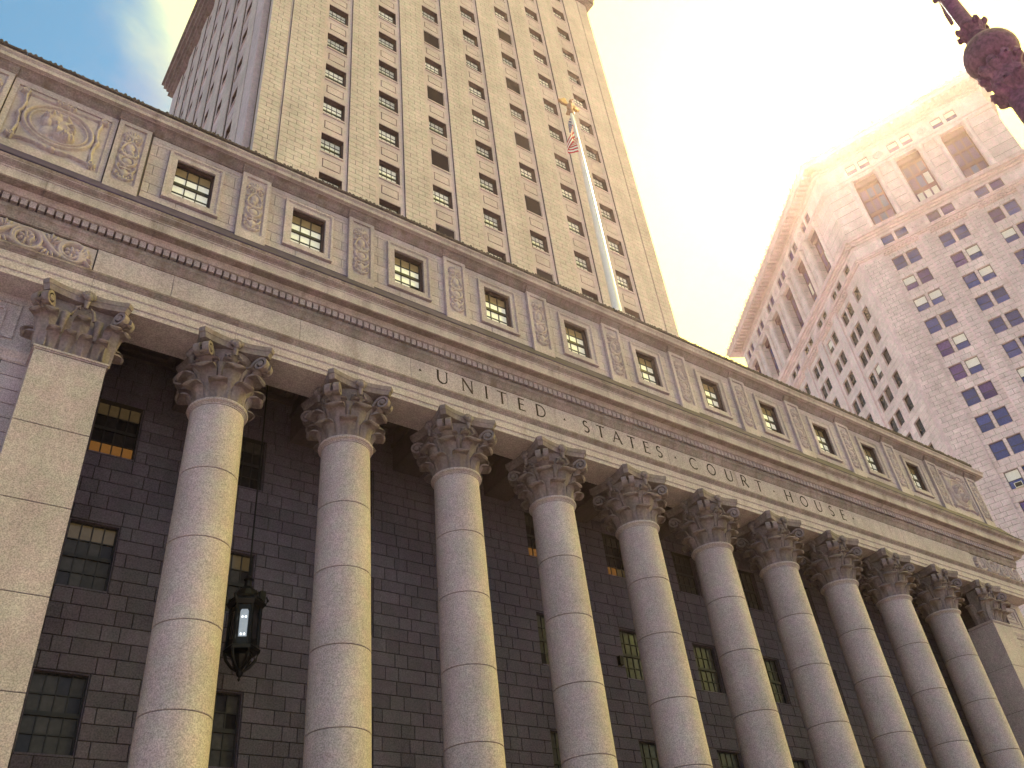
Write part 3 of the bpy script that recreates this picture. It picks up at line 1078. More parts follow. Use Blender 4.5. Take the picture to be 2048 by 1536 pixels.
# letters
def letter_strokes(ch):
    """strokes on a unit box: width w, height 1; (points, thick) lists"""
    T, t = 0.15, 0.085
    def arc(cx, cy, rx, ry, a0, a1, n=14):
        return [(cx + rx * math.cos(R(a0 + (a1 - a0) * i / n)), cy + ry * math.sin(R(a0 + (a1 - a0) * i / n))) for i in range(n + 1)]
    D = {
        'U': (0.80, [([(0.08, 1), (0.08, 0.34)] + arc(0.40, 0.34, 0.32, 0.31, 180, 270, 8), T), (arc(0.40, 0.34, 0.32, 0.31, 270, 360, 8) + [(0.72, 1)], t)]),
        'N': (0.86, [([(0.10, 0.0), (0.10, 1)], t), ([(0.08, 1), (0.78, 0.0)], T), ([(0.77, 0), (0.77, 1)], t)]),
        'I': (0.14, [([(0.07, 0), (0.07, 1)], T)]),
        'T': (0.74, [([(0.37, 0), (0.37, 1)], T), ([(0.0, 0.955), (0.74, 0.955)], t)]),
        'E': (0.52, [([(0.08, 0), (0.08, 1)], T), ([(0.08, 0.955), (0.52, 0.955)], t), ([(0.08, 0.52), (0.45, 0.52)], t), ([(0.08, 0.045), (0.54, 0.045)], t)]),
        'D': (0.80, [([(0.08, 0), (0.08, 1)], T), ([(0.08, 0.955)] + arc(0.30, 0.5, 0.44, 0.455, 90, -90, 18) + [(0.08, 0.045)], t * 1.2)]),
        'S': (0.52, [(arc(0.27, 0.74, 0.20, 0.215, 40, 270, 16) + arc(0.26, 0.28, 0.23, 0.235, 90, -140, 16), T * 0.85)]),
        'A': (0.82, [([(0.03, 0), (0.42, 1)], t), ([(0.41, 1), (0.80, 0)], T), ([(0.17, 0.36), (0.67, 0.36)], t)]),
        'C': (0.78, [(arc(0.48, 0.5, 0.41, 0.455, 48, 312, 26), t * 1.35)]),
        'O': (0.94, [(arc(0.47, 0.5, 0.41, 0.455, 0, 360, 34), t * 1.35)]),
        'R': (0.70, [([(0.08, 0), (0.08, 1)], T), ([(0.08, 0.955)] + arc(0.30, 0.72, 0.25, 0.235, 90, -90, 14) + [(0.08, 0.485)], t * 1.1), ([(0.30, 0.48), (0.70, 0.0)], T)]),
        'H': (0.80, [([(0.08, 0), (0.08, 1)], T), ([(0.72, 0), (0.72, 1)], T), ([(0.08, 0.52), (0.72, 0.52)], t)]),
    }
    return D[ch]


SERIF = {'U': [(0.08, 1), (0.72, 1)], 'N': [(0.10, 0), (0.77, 1)], 'I': [(0.07, 0), (0.07, 1)], 'T': [(0.37, 0)], 'E': [], 'D': [], 'A': [(0.03, 0), (0.80, 0)],
         'R': [(0.08, 0)], 'H': [(0.08, 0), (0.08, 1), (0.72, 0), (0.72, 1)], 'S': [], 'C': [], 'O': []}


def letter_mesh(ch, hgt):
    b = MB()
    if ch == '.':
        b.add([(-0.06, -0.006, -0.05), (0.06, -0.006, -0.05), (0.0, -0.006, 0.06), (-0.06, 0.0, -0.05), (0.06, 0.0, -0.05), (0.0, 0.0, 0.06)],
              [(0, 1, 2), (0, 3, 4, 1), (1, 4, 5, 2), (2, 5, 3, 0)])
        return b.mesh('interpunct', M['letter'])
    w, strokes = letter_strokes(ch)
    lay = 0
    for pts, th in strokes:
        th = th * 0.92
        lay += 1
        n = len(pts)
        vs = []
        for i, (x, z) in enumerate(pts):
            a, c = pts[max(i - 1, 0)], pts[min(i + 1, n - 1)]
            dx, dz = c[0] - a[0], c[1] - a[1]
            L = math.hypot(dx, dz) + 1e-9
            ox, oz = -dz / L * th / 2, dx / L * th / 2
            for s, y in ((1, -0.004 - 0.0008 * lay), (-1, -0.004 - 0.0008 * lay), (-1, 0.0), (1, 0.0)):
                vs.append(((x + s * ox - w / 2) * hgt, y, (z + s * oz - 0.5) * hgt))
        fs = []
        for i in range(n - 1):
            for k in range(4):
                k2 = (k + 1) % 4
                fs.append((i * 4 + k, i * 4 + k2, (i + 1) * 4 + k2, (i + 1) * 4 + k))
        fs += [(3, 2, 1, 0), tuple((n - 1) * 4 + k for k in range(4))]
        b.add(vs, fs)
    for x, z in SERIF[ch]:
        zz = z - (0.022 if z > 0.5 else -0.022)
        b.box((x - 0.085 - w / 2) * hgt, (x + 0.085 - w / 2) * hgt, -0.0075, 0.0, (zz - 0.02 - 0.5) * hgt, (zz + 0.02 - 0.5) * hgt)
    return b.mesh('letter', M['letter'])


TXT = [('.', 6.36), ('U', 7.25), ('N', 8.28), ('I', 9.08), ('T', 9.76), ('E', 10.62), ('D', 11.51), ('.', 12.62), ('S', 13.66), ('T', 14.40), ('A', 15.22), ('T', 16.0), ('E', 16.79),
       ('S', 17.48), ('.', 18.38), ('C', 19.4), ('O', 20.47), ('U', 21.55), ('R', 22.51), ('T', 23.44), ('.', 24.42), ('H', 25.40), ('O', 26.46), ('U', 27.50), ('S', 28.43), ('E', 29.28), ('.', 30.06)]
lm_ = {}
for ch, x in TXT:
    if ch not in lm_:
        lm_[ch] = letter_mesh(ch, 0.56)
    link('interpunct' if ch == '.' else 'letter', lm_[ch], EN, (x, -0.6805, 19.08))

# ---- lead slope over the cornice
fc = [XL - 0.4 + i * (XR - XL + 0.8) / 27 for i in range(28)]
for a, e in zip(fc[:-1], fc[1:]):
    b = MB()
    b.prism([(-1.605, 20.865), (-1.60, 20.90), (-1.30, 21.28), (-1.02, 21.70), (-0.80, 22.04), (-0.77, 22.12), (-0.2, 22.12), (-0.2, 20.865)], a, e)
    b.box(a - 0.02, a + 0.02, -0.9, -0.7, 22.0, 22.13) if False else None
    b.build('lead_flashing', M['lead'], EN)
    b = MB()
    b.prism([(-1.61, 20.868), (-1.635, 20.868), (-1.635, 20.905), (-1.60, 20.915)], a + 0.003, e - 0.003)
    b.build('flashing_edge', M['lead'], EN)

# ---- attic storey
AY = -0.75
b = MB()
awin = [(i - 0.5) * S for i in range(11)]
aw, az0, az1 = 0.62, 22.73, 24.45
b.box(XL, XR, AY + 0.03, 0.0, 21.9, az0)
b.box(XL, XR, AY + 0.03, 0.0, az1, 25.9)
xs2 = [XL] + sum([[w - aw, w + aw] for w in awin], []) + [XR]
for i in range(0, len(xs2), 2):
    b.box(xs2[i], xs2[i + 1], AY + 0.03, 0.0, az0, az1)
AT = b.build('attic', M['mortar'], CH)

apil = [-8.14, -4.07] + [i * S for i in range(10)] + [40.07, 44.14]
# window surrounds, sashes and panes
sur = MB()
ow, oz0, oz1 = 0.90, 22.45, 24.76
def ring(b, hw0, z00, z01, hw1, z10, z11, yf, yb):
    b.box(-hw0, -hw1, yf, yb, z00, z01)
    b.box(hw1, hw0, yf, yb, z00, z01)
    b.box(-hw1, hw1, yf, yb, z00, z10)
    b.box(-hw1, hw1, yf, yb, z11, z01)
ring(sur, ow, oz0, oz1, 0.815, oz0 + 0.085, oz1 - 0.085, -0.85, -0.70)
ring(sur, 0.815, oz0 + 0.085, oz1 - 0.085, 0.78, oz0 + 0.12, oz1 - 0.12, -0.825, -0.70)
ring(sur, 0.78, oz0 + 0.12, oz1 - 0.12, aw, az0, az1, -0.805, -0.25)
SUR = sur.mesh('window', M['attic'])
lb = MB()  # dark liner added, its colour stands for shade in the opening
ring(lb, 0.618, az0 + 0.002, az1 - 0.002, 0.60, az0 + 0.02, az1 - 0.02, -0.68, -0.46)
LIN = lb.mesh('shade_lining', M['reveal_shade'])
AS = sash_mesh(1.24, az1 - az0, 3, 4, 'sash', bar=0.03, fr=0.05)
aiw, aih = (1.24 - 0.10) / 3, (az1 - az0 - 0.10) / 4
apm = {k: pane_mesh(aiw - 0.008, aih - 0.008, 'pane', M[k]) for k in ('blind', 'amber_shade', 'darkglass')}
for i, wx in enumerate(awin):
    wn = link('window', SUR, AT, (wx, 0, 0))
    link('sash', AS, wn, (0, -0.50, az0))
    link('shade_lining', LIN, wn)
    for c in range(3):
        for q in range(4):
            k = 'blind'
            if q == 3:
                k = 'amber_shade'  # top row carries the soffit's shade as colour
            if i in (2, 6, 7) and c == 2 and q == 0:
                k = 'darkglass'
            link('pane', apm[k], wn, ((c - 1) * aiw, -0.485, az0 + 0.05 + q * aih + 0.004))

# ashlar of the attic
acourse = [(22.0, 22.42), (22.42, 22.86), (22.86, 23.31), (23.31, 23.76), (23.76, 24.21), (24.21, 24.76), (24.76, 25.14)]
def attic_block(a, e, z0, z1):
    m_ = MB()
    m_.stone(0.006, e - a - 0.006, 0.006, z1 - z0 - 0.006, 0, 0.035, 0.007)
    link('attic_block', m_.mesh('attic_block', M['attic']), AT, (a, AY + random.uniform(-0.003, 0.003), z0))
for wx in awin:
    L0, R0 = wx - S / 2 + 0.5, wx + S / 2 - 0.5
    for ci, (z0, z1) in enumerate(acourse):
        if ci in (0, 6):
            mid = wx + (0.25 if ci else -0.4)
            attic_block(L0, mid, z0, z1)
            attic_block(mid, R0, z0, z1)
        else:
            for a, e, sg in ((L0, wx - ow, 1), (wx + ow, R0, -1)):
                if ci % 2:
                    m1 = a + (e - a) * (0.36 if sg > 0 else 0.64)
                    attic_block(a, m1, z0, z1)
                    attic_block(m1, e, z0, z1)
                else:
                    attic_block(a, e, z0, z1)
    b = MB()     # thin sunk border line round each bay is a raised listel
    for x0, x1, z0, z1 in ((L0 + 0.10, R0 - 0.10, 24.90, 24.925),):
        b.box(x0, x1, AY - 0.014, AY + 0.01, z0, z1)
    b.build('listel', M['attic'], AT)

# pilaster strips with carved panels
def trophy(var):
    pr = []
    W_, H_ = 0.66, 2.55
    rnd = random.Random(var)
    # cap palmette
    for j in range(7):
        a = (j - 3) * 0.42
        pr.append(('stroke', [(0, 0.82), (0.16 * math.sin(a), 0.86 + 0.12 * math.cos(a)), (0.27 * math.sin(a), 0.84 + 0.27 * math.cos(a))], 0.03, 0.04, 0.06))
    for s in (-1, 1):
        pr.append(('stroke', spiral(s * 0.17, 0.70, 0.10, 1.2, math.pi / 2, s), 0.035, 0.025, 0.07))
        pr.append(('stroke', spiral(s * 0.19, 0.08, 0.09, 1.2, -math.pi / 2, -s), 0.035, 0.025, 0.06))
        pr.append(('stroke', [(0.02 * s, 0.62), (0.14 * s, 0.50), (0.22 * s, 0.30), (0.25 * s, 0.2)], 0.05, 0.035, 0.07))
        pr.append(('stroke', [(0.03 * s, -0.10), (0.20 * s, -0.02), (0.27 * s, 0.12)], 0.05, 0.03, 0.06))
        pr.append(('stroke', [(0.03 * s, -0.55), (0.20 * s, -0.42), (0.26 * s, -0.26), (0.18 * s, -0.16)], 0.05, 0.035, 0.07))
        pr.append(('stroke', [(0.04 * s, -0.95), (0.18 * s, -0.82), (0.27 * s, -0.66)], 0.05, 0.035, 0.07))
        pr.append(('stroke', spiral(s * 0.18, -1.02, 0.10, 1.1, math.pi / 2, -s), 0.035, 0.025, 0.06))
        for j in range(6):
            z = -0.9 + 0.34 * j + rnd.uniform(-0.05, 0.05)
            pr.append(('disc', s * (0.24 + rnd.uniform(-0.03, 0.03)), z, 0.05, 0.085, 0.075, s * rnd.uniform(0.3, 1.1)))
    pr.append(('disc', 0, 0.34, 0.15, 0.20, 0.08, 0))
    pr.append(('disc', 0, -0.32, 0.17, 0.16, 0.08, 0))
    pr.append(('ring', 0, -0.32, 0.20, 0.19, 0.03, 0.07))
    pr.append(('plate', -0.22, 0.22, -0.06, 0.0, 0.055))
    pr.append(('plate', -0.16, 0.16, -0.70, -0.64, 0.055))
    pr.append(('disc', 0, -0.88, 0.13, 0.17, 0.08, 0))
    pr.append(('stroke', [(0, -1.2), (0, 1.1)], 0.035, 0.03, 0.045))
    for j in range(5):
        a = (j - 2) * 0.5
        pr.append(('disc', 0.16 * math.sin(a), -1.10 - 0.02 * abs(j - 2), 0.045, 0.10, 0.07, -a))
    if var:
        pr.append(('disc', 0.05 * (1 if var % 2 else -1), 0.12, 0.10, 0.12, 0.09, 0.6))
    return relief_mesh('carved_panel', M['carve'], W_, H_, pr, 0.020, amp=1.25)


TR = [trophy(v) for v in range(3)]
for n_, px in enumerate(apil):
    b = MB()
    hw = 0.5
    y0 = -0.88
    zb, zt = 21.78, 25.14
    b.box(-hw, -0.36, y0, -0.70, zb, zt)
    b.box(0.36, hw, y0, -0.70, zb, zt)
    b.box(-0.36, 0.36, y0, -0.70, zb, 22.28)
    b.box(-0.36, 0.36, y0, -0.70, 24.98, zt)
    b.box(-0.36, 0.36, -0.815, -0.70, 22.28, 24.98)
    b.box(-0.36, -0.335, y0 + 0.03, -0.815, 22.28, 24.98)
    b.box(0.335, 0.36, y0 + 0.03, -0.815, 22.28, 24.98)
    p = b.build('attic_pilaster', M['attic'], AT)
    p.location = (px, 0, 0)
    link('carved_panel', TR[n_ % 3], p, (0, -0.818, 23.63))

# portrait medallions
def medallion():
    pr = []
    W_, H_ = 2.62, 2.46
    # strapwork outline
    for s in (-1, 1):
        for q in (-1, 1):
            pr.append(('stroke', [(s * 0.05, q * 1.02), (s * 0.5, q * 0.99), (s * 0.86, q * 1.02), (s * 1.05, q * 1.08)], 0.05, 0.05, 0.07))
            pr.append(('stroke', [(s * 1.05, q * 1.05), (s * 1.08, q * 0.85), (s * 1.02, q * 0.55), (s * 1.06, q * 0.2)], 0.05, 0.05, 0.07))
            pr.append(('stroke', spiral(s * 1.10, q * 1.03, 0.11, 1.2, 0 if s > 0 else math.pi, s * q), 0.045, 0.03, 0.10))
            for j in range(4):
                a = math.atan2(q, s) + (j - 1.5) * 0.35
                pr.append(('disc', s * 1.02 + 0.13 * math.cos(a), q * 0.98 + 0.13 * math.sin(a), 0.13, 0.04, 0.09, a))
        pr.append(('stroke', spiral(s * 0.20, 1.03, 0.10, 1.2, math.pi if s > 0 else 0, -s), 0.05, 0.03, 0.11))
        pr.append(('stroke', [(s * 1.06, 0.15), (s * 1.12, 0.0), (s * 1.06, -0.15)], 0.06, 0.06, 0.09))
        pr.append(('disc', s * 0.28, -1.04, 0.20, 0.07, 0.09, s * 0.2))
    pr.append(('disc', 0, 1.06, 0.16, 0.07, 0.12, 0))
    pr.append(('disc', 0, -1.06, 0.13, 0.09, 0.11, 0))
    # field plate
    pr.append(('plate', -0.98, 0.98, -0.96, 0.96, 0.028))
    pr.append(('ring', 0, 0, 0.95, 0.83, 0.06, 0.085))
    pr.append(('ring', 0, 0, 0.80, 0.69, 0.045, 0.07))
    # bust in profile, looking to the right
    pr += [('disc', 0.10, 0.04, 0.30, 0.42, 0.13, -0.15), ('disc', -0.20, 0.24, 0.34, 0.28, 0.17, 0.5), ('disc', 0.10, 0.38, 0.24, 0.13, 0.165, -0.25), ('disc', -0.34, 0.02, 0.17, 0.22, 0.15, 0.2),
           ('disc', 0.385, 0.02, 0.085, 0.065, 0.14, -0.55), ('disc', 0.33, 0.17, 0.13, 0.055, 0.155, -0.25), ('disc', 0.22, -0.34, 0.30, 0.24, 0.16, 0.25), ('disc', 0.33, -0.17, 0.10, 0.06, 0.15, -0.2),
           ('disc', 0.02, -0.22, 0.17, 0.24, 0.15, 0.0), ('disc', -0.24, -0.30, 0.22, 0.30, 0.085, -0.5), ('disc', -0.06, 0.05, 0.065, 0.10, 0.16, 0.1)]
    rnd = random.Random(3)
    for k in range(34):
        a = rnd.uniform(0.7, 3.7)
        rr = rnd.uniform(0.14, 0.36)
        pr.append(('add', -0.10 + rr * math.cos(a), 0.20 + rr * 0.8 * math.sin(a), 0.075, 0.05, 0.022, a + 1.2))
    for k in range(30):
        pr.append(('add', 0.20 + rnd.uniform(-0.26, 0.24), -0.34 + rnd.uniform(-0.2, 0.18), 0.042, 0.09, 0.022, rnd.uniform(-0.6, 0.9)))
    pr.append(('add', 0.27, 0.10, 0.095, 0.04, -0.085, -0.15))
    pr.append(('add', 0.33, -0.115, 0.11, 0.026, -0.08, -0.1))
    pr.append(('add', 0.12, -0.04, 0.11, 0.13, -0.03, 0))
    return relief_mesh('portrait_medallion', M['carve'], W_, H_, pr, 0.020, amp=1.7)


MEDM = medallion()
for cx in (-6.105, 42.105):
    b = MB()
    hw = 1.5
    for x0, x1, z0, z1 in ((-hw, -1.34, 21.9, 25.14), (1.34, hw, 21.9, 25.14), (-1.34, 1.34, 21.9, 22.34), (-1.34, 1.34, 24.90, 25.14)):
        b.box(cx + x0, cx + x1, -0.80, -0.70, z0, z1)
    b.box(cx - 1.34, cx + 1.34, -0.745, -0.70, 22.34, 24.90)
    b.build('medallion_frame', M['attic'], AT)
    link('portrait_medallion', MEDM, AT, (cx, -0.748, 23.62))

# attic cornice
LOWM = [(-0.70, 25.14), (-0.79, 25.14), (-0.79, 25.17), (-0.805, 25.175), (-0.805, 25.21), (-0.83, 25.22), (-0.845, 25.245), (-0.86, 25.25), (-0.86, 25.27), (-0.87, 25.275),
        (-0.885, 25.30), (-0.92, 25.345), (-0.975, 25.38), (-1.04, 25.40), (-1.06, 25.405), (-0.70, 25.405)]
UPM = [(-0.70, 25.407), (-1.06, 25.407), (-1.065, 25.42), (-1.20, 25.42), (-1.20, 25.58), (-1.22, 25.585), (-1.22, 25.605), (-1.235, 25.615), (-1.26, 25.635), (-1.275, 25.655), (-1.275, 25.69),
       (-1.05, 25.75), (-0.60, 25.75), (-0.60, 25.407)]
nseg = 27
cs = [XL + i * (XR - XL) / nseg for i in range(nseg + 1)]
for i, (a, e) in enumerate(zip(cs[:-1], cs[1:])):
    b = MB()
    b.prism(UPM, a + 0.004 if i else a - 0.55, e - 0.004 if i < nseg - 1 else e + 0.55)
    b.build('attic_cornice_block', M['corona'], AT)
    b = MB()
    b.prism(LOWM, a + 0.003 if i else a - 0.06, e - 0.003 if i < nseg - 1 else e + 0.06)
    b.build('cavetto_block', M['soiled_bounce'], AT)  # reddish bounce light is put into the cavetto's brown
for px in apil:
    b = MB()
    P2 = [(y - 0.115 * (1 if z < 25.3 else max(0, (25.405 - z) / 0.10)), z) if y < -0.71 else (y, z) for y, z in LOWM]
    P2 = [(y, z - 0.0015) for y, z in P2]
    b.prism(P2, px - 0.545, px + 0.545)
    b.build('cavetto_break', M['soiled_bounce'], AT)
# blackened parapet with a small carved crest
b = MB()
x = XL - 0.2
k = 0
while x < XR - 0.1:
    x2 = min(x + 1.5, XR + 0.2)
    b = MB()
    b.prism([(-1.04, 25.74), (-1.04, 25.84), (-1.00, 25.86), (-1.00, 26.10), (-1.04, 26.12), (-1.04, 26.20), (-0.5, 26.20), (-0.5, 25.70)], x + 0.006, x2 - 0.006)
    b.build('parapet_block', M['parapet'], AT)
    x = x2
b = MB()
x = XL - 0.15
while x < XR + 0.1:
    h = random.uniform(0.06, 0.17)
    b.ellipsoid((x, -0.98, 26.19), 0.075, 0.06, h, 6, 5)
    x += random.uniform(0.11, 0.17)
o = b.build('parapet_crest', M['parapet'], AT)
o['kind'] = 'stuff'
b = MB()
b.box(XL - 0.1, XR + 0.1, -0.5, 8.6, 25.9, 26.05)
b.build('roof', M['lead'], CH)


# ================================================================== facade generator for the two tall buildings
class Frame:
    """local facade frame: u along the wall, d into the wall (negative = proud), z up"""
    def __init__(self, origin, ang):
        self.o = origin
        self.a = ang
        self.c, self.s = math.cos(ang), math.sin(ang)

    def xf(self, u, d, z):
        return (self.o[0] + u * self.c - d * self.s, self.o[1] + u * self.s + d * self.c, z)

    def mb(self):
        return MB(self.xf)

    def put(self, name, me, parent, u, d, z):
        p = self.xf(u, d, z)
        return link(name, me, parent, p, self.a)


# ================================================================== TOWER of the court house, kept as its own object
TW = thing('courthouse_tower', 'tall beige limestone tower with narrow window strips rising from the court house', 'tower')
TY = 8.76
TZ0, TZ1 = 20.0, 86.2
xs_c = [6.87 + 3.75 * k for k in range(7)]
ST = 3.63
rows = [58.48 - ST * i for i in range(-7, 9)]      # tops of the window openings
rows = [z for z in rows if z < 84.5]
b = MB()
b.box(2.75, 33.05, TY + 1.0, TY + 31.0, TZ0, TZ1)
TB = b.build('tower_core', M['mortar'], TW)


def tower_face(F, u0, cols, blanks, stone_budget, face_rows):
    """piers of ashlar with recessed window strips"""
    hw = 0.98
    edges = [u0[0]] + sum([[c - hw, c + hw] for c in cols], []) + [u0[1]]
    piers = [(edges[i], edges[i + 1]) for i in range(0, len(edges), 2)]
    ch = ST / 9
    cand, restb = [], F.mb()
    for a, e in piers:
        b = F.mb()
        b.box(a + 0.02, e - 0.02, 0.03, 1.0, TZ0, TZ1)
        pier = b.build('tower_pier', M['mortar'], TW)
        z = 24.0 if stone_budget else 36.0
        r_ = 0
        while z < TZ1 - 0.05:
            z2 = min(z + ch, TZ1)
            x = a
            j = r_
            first = True
            while x < e - 0.01:
                wd = 0.92
                if first and r_ % 2:
                    wd = 0.46
                first = False
                x2 = x + wd
                if e - x2 < 0.3:
                    x2 = e
                cand.append((x, x2, z, z2, pier))
                x = x2
            z = z2
            r_ += 1
    cand.sort(key=lambda s: s[2] if s[2] > 27 else 1000)
    one = cand[:stone_budget]
    for n_, s in enumerate(cand):
        if n_ < stone_budget:
            m_ = MB()
            m_.stone(0.014, s[1] - s[0] - 0.014, 0.014, s[3] - s[2] - 0.014, 0, 0.06, 0.006)
            o = link('tower_block', m_.mesh('tower_block', M['tower']), s[4], F.xf(s[0], random.uniform(-0.004, 0.004), s[2]), F.a)
        else:
            restb.stone(s[0] + 0.014, s[1] - 0.014, s[2] + 0.014, s[3] - 0.014, 0.0, 0.06, 0.006)
    o = restb.build('tower_blocks', M['tower'], TW)
    o['kind'] = 'stuff'
    for ci, c in enumerate(cols):
        jb = F.mb()          # side jambs run the full height of the strip
        jb.box(c - hw, c - 0.71, 0.13, 1.0, TZ0, TZ1)
        jb.box(c + 0.71, c + hw, 0.13, 1.0, TZ0, TZ1)
        jb.build('strip_jamb', M['towertrim'], TW)
        tops = face_rows
        for ri, zt in enumerate(tops):
            zlow = zt - ST
            # spandrel between this window's sill and the head of the one below
            b = F.mb()
            s0, s1 = zlow, zt - 1.75
            b.box(c - 0.71, c + 0.71, 0.24, 1.0, s0, s1)
            # panel: sunk field with a raised border
            p0, p1 = s0 + 0.50, s0 + 1.28
            b.box(c - 0.71, c + 0.71, 0.13, 0.24, s0, p0)
            b.box(c - 0.71, c - 0.58, 0.13, 0.24, p0, p1)
            b.box(c + 0.58, c + 0.71, 0.13, 0.24, p0, p1)
            b.box(c - 0.71, c + 0.71, 0.13, 0.24, p1, s1 - 0.12)
            b.box(c - 0.71, c + 0.71, 0.06, 0.24, s1 - 0.12, s1)
            b.box(c - 0.51, c + 0.51, 0.12, 0.24, p0 + 0.08, p1 - 0.08)
            b.build('spandrel_panel', M['towertrim'], TW)
            dark = (ci, ri) in blanks
            if dark:
                b = F.mb()
                b.box(c - 0.69, c + 0.69, 0.17, 0.35, zt - 1.74, zt - 0.01)
                wn = b.build('louvre_frame', M['towertrim'], TW)
                b = F.mb()
                for k in range(12):
                    z = zt - 1.70 + k * 0.138
                    b.add([(c - 0.64, 0.15, z), (c + 0.64, 0.15, z), (c + 0.64, 0.165, z + 0.136), (c - 0.64, 0.165, z + 0.136)], [(0, 1, 2, 3)])
                b.box(c - 0.645, c + 0.645, 0.166, 0.169, zt - 1.70, zt - 0.05)
                b.build('louvre', M['louvre'], wn)
            else:
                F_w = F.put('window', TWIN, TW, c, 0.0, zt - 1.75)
                link('sash', TSASH, F_w, (0, 0.52, 0.03))
                link('glazing', TGLZ[(ci * 7 + ri * 3) % len(TGLZ)], F_w, (0, 0.535, 0.03))
        b = F.mb()
        ztop = tops[0]
        b.box(c - 0.71, c + 0.71, 0.14, 1.0, ztop, TZ1)
        b.build('strip_head', M['towertrim'], TW)
        b = F.mb()
        b.box(c - 0.71, c + 0.71, 0.14, 1.0, TZ0, tops[-1] - ST)
        b.build('strip_foot', M['towertrim'], TW)


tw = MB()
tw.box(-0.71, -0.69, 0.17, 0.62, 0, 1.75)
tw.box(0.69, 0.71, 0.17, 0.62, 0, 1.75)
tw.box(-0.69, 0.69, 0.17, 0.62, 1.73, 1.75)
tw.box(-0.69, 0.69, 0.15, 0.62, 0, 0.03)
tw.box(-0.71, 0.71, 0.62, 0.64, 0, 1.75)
TWIN = tw.mesh('window', M['reveal_shade'])  # tower openings take the same painted shade
TSASH = sash_mesh(1.38, 1.70, 4, 4, 'sash', bar=0.028, fr=0.05)
TGLZ = []
for k in ('blind', 'blindw', 'blind', 'blindw', 'amber_shade'):
    b = MB()
    b.box(-0.66, 0.66, 0, 0.012, 0.03, 1.67)
    TGLZ.append(b.mesh('glazing', M[k if k != 'amber_shade' else 'blindw']))
blanks = {(2, i) for i in range(len(rows)) if (round((58.48 - rows[i]) / ST) % 2)} | {(4, i) for i in range(len(rows)) if (round((58.48 - rows[i]) / ST) % 2)}
FF = Frame((0.0, TY), 0.0)
tower_face(FF, (3.66, 32.28), xs_c, blanks, 240, rows)
# left side of the tower: u runs towards the street corner
FL = Frame((1.95, TY), -math.pi / 2)
lrows = [z for z in rows if z > 36]
tower_face(FL, (-29.4, -2.45), sorted(-(4.85 + 3.75 * k) for k in range(7)), set(), 0, lrows)
# corner piers with slots
for a, e in ((2.32, 3.50), (32.44, 33.62)):
    b = MB()
    b.box(a + 0.02, e - 0.02, TY + 0.05, TY + 1.5, TZ0, TZ1)
    cp = b.build('corner_pier', M['mortar'], TW)
    z = 24.0
    ch = ST / 9
    rb = MB()
    r_ = 0
    g_ = MB()
    sx = 3.505 if a < 10 else 32.285
    g_.box(sx, sx + 0.15, TY + 0.10, TY + 0.9, TZ0, TZ1)
    g_.build('slot_back', M['tower'], TW)
    while z < TZ1 - 0.05:
        z2 = min(z + ch, TZ1)
        m1 = a + (e - a) * (0.38 if r_ % 2 else 0.62)
        rb.stone(a + 0.003, m1 - 0.014, z + 0.014, z2 - 0.014, TY + 0.02, TY + 0.45, 0.006)
        rb.stone(m1 + 0.014, e - 0.003, z + 0.014, z2 - 0.014, TY + 0.02, TY + 0.45, 0.006)
        z = z2
        r_ += 1
    o = rb.build('corner_blocks', M['tower'], cp)
    o['kind'] = 'stuff'
b = MB()
b.box(1.95, 2.9, TY + 0.75, TY + 2.30, TZ0, TZ1)
b.box(32.9, 33.95, TY + 0.75, TY + 2.45, TZ0, TZ1)
b.box(1.95, 2.9, TY + 29.4, TY + 31.4, TZ0, TZ1)
b.box(33.0, 33.95, TY + 2.45, TY + 31.4, TZ0, TZ1)
b.box(2.9, 33.0, TY + 31.0, TY + 31.4, TZ0, TZ1)
b.build('side_pier', M['towertrim'], TW)
# cornice of the shaft
b = MB()
for z0, z1, ex in ((84.9, 85.25, 0.28), (85.25, 85.6, 0.5), (86.2, 86.9, 0.7), (86.9, 87.7, 1.0), (87.7, 88.1, 1.25)):
    b.box(1.95 - ex, 33.95 + ex, TY - ex, TY + 31.4 + ex, z0, z1)
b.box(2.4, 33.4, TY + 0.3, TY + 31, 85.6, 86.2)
b.build('tower_cornice', M['soiled_bounce'], TW)
b = MB()
b.box(3.2, 32.7, TY + 1.0, TY + 30.4, 88.1, 96.0)
b.build('tower_crown', M['towertrim'], TW)

# ================================================================== MUNICIPAL OFFICE BUILDING
OB = thing('office_building', 'huge pale granite office block with paired windows and heavy cornice beyond the roofline', 'building')
KX, KY = 93.42, 19.085
AA, AB = R(-70.99), R(59.01)
FA = Frame((KX, KY), AA)
FB = Frame((KX, KY), AB + math.pi)        # u negative along the long face, outward to the street
LA, LB = 25.1, 43.3
RTOP = 85.42
mrows = [RTOP - 4.0 * i for i in range(0, 16)]
# core so that no light passes through
def corner_pt(da, db):
    return None
b = MB()
ua = (math.cos(AA), math.sin(AA)); ub = (math.cos(AB), math.sin(AB))
na_in = (-math.sin(AA), math.cos(AA)); nb_in = (math.sin(AB), -math.cos(AB))
def pt(a, bb, ia, ib):
    return (KX + ua[0] * a + ub[0] * bb + na_in[0] * ia + nb_in[0] * ib, KY + ua[1] * a + ub[1] * bb + na_in[1] * ia + nb_in[1] * ib)
foot = [pt(LA - 0.1, 0, 1.35, 0), pt(0.75, 0, 1.35, 0), pt(0, 0.75, 0, 1.35), pt(0, LB - 0.1, 0, 1.35), pt(0, LB - 0.1, 0, 30), pt(0, 10, 30, 30), pt(LA - 0.1, 0, 30, 0)]
n = len(foot)
b.add([(x, y, GZ) for x, y in foot] + [(x, y, 108.8) for x, y in foot], [(i, (i + 1) % n, n + (i + 1) % n, n + i) for i in range(n)] + [tuple(range(n, 2 * n))])
b.build('building_core', M['mortar'], OB)

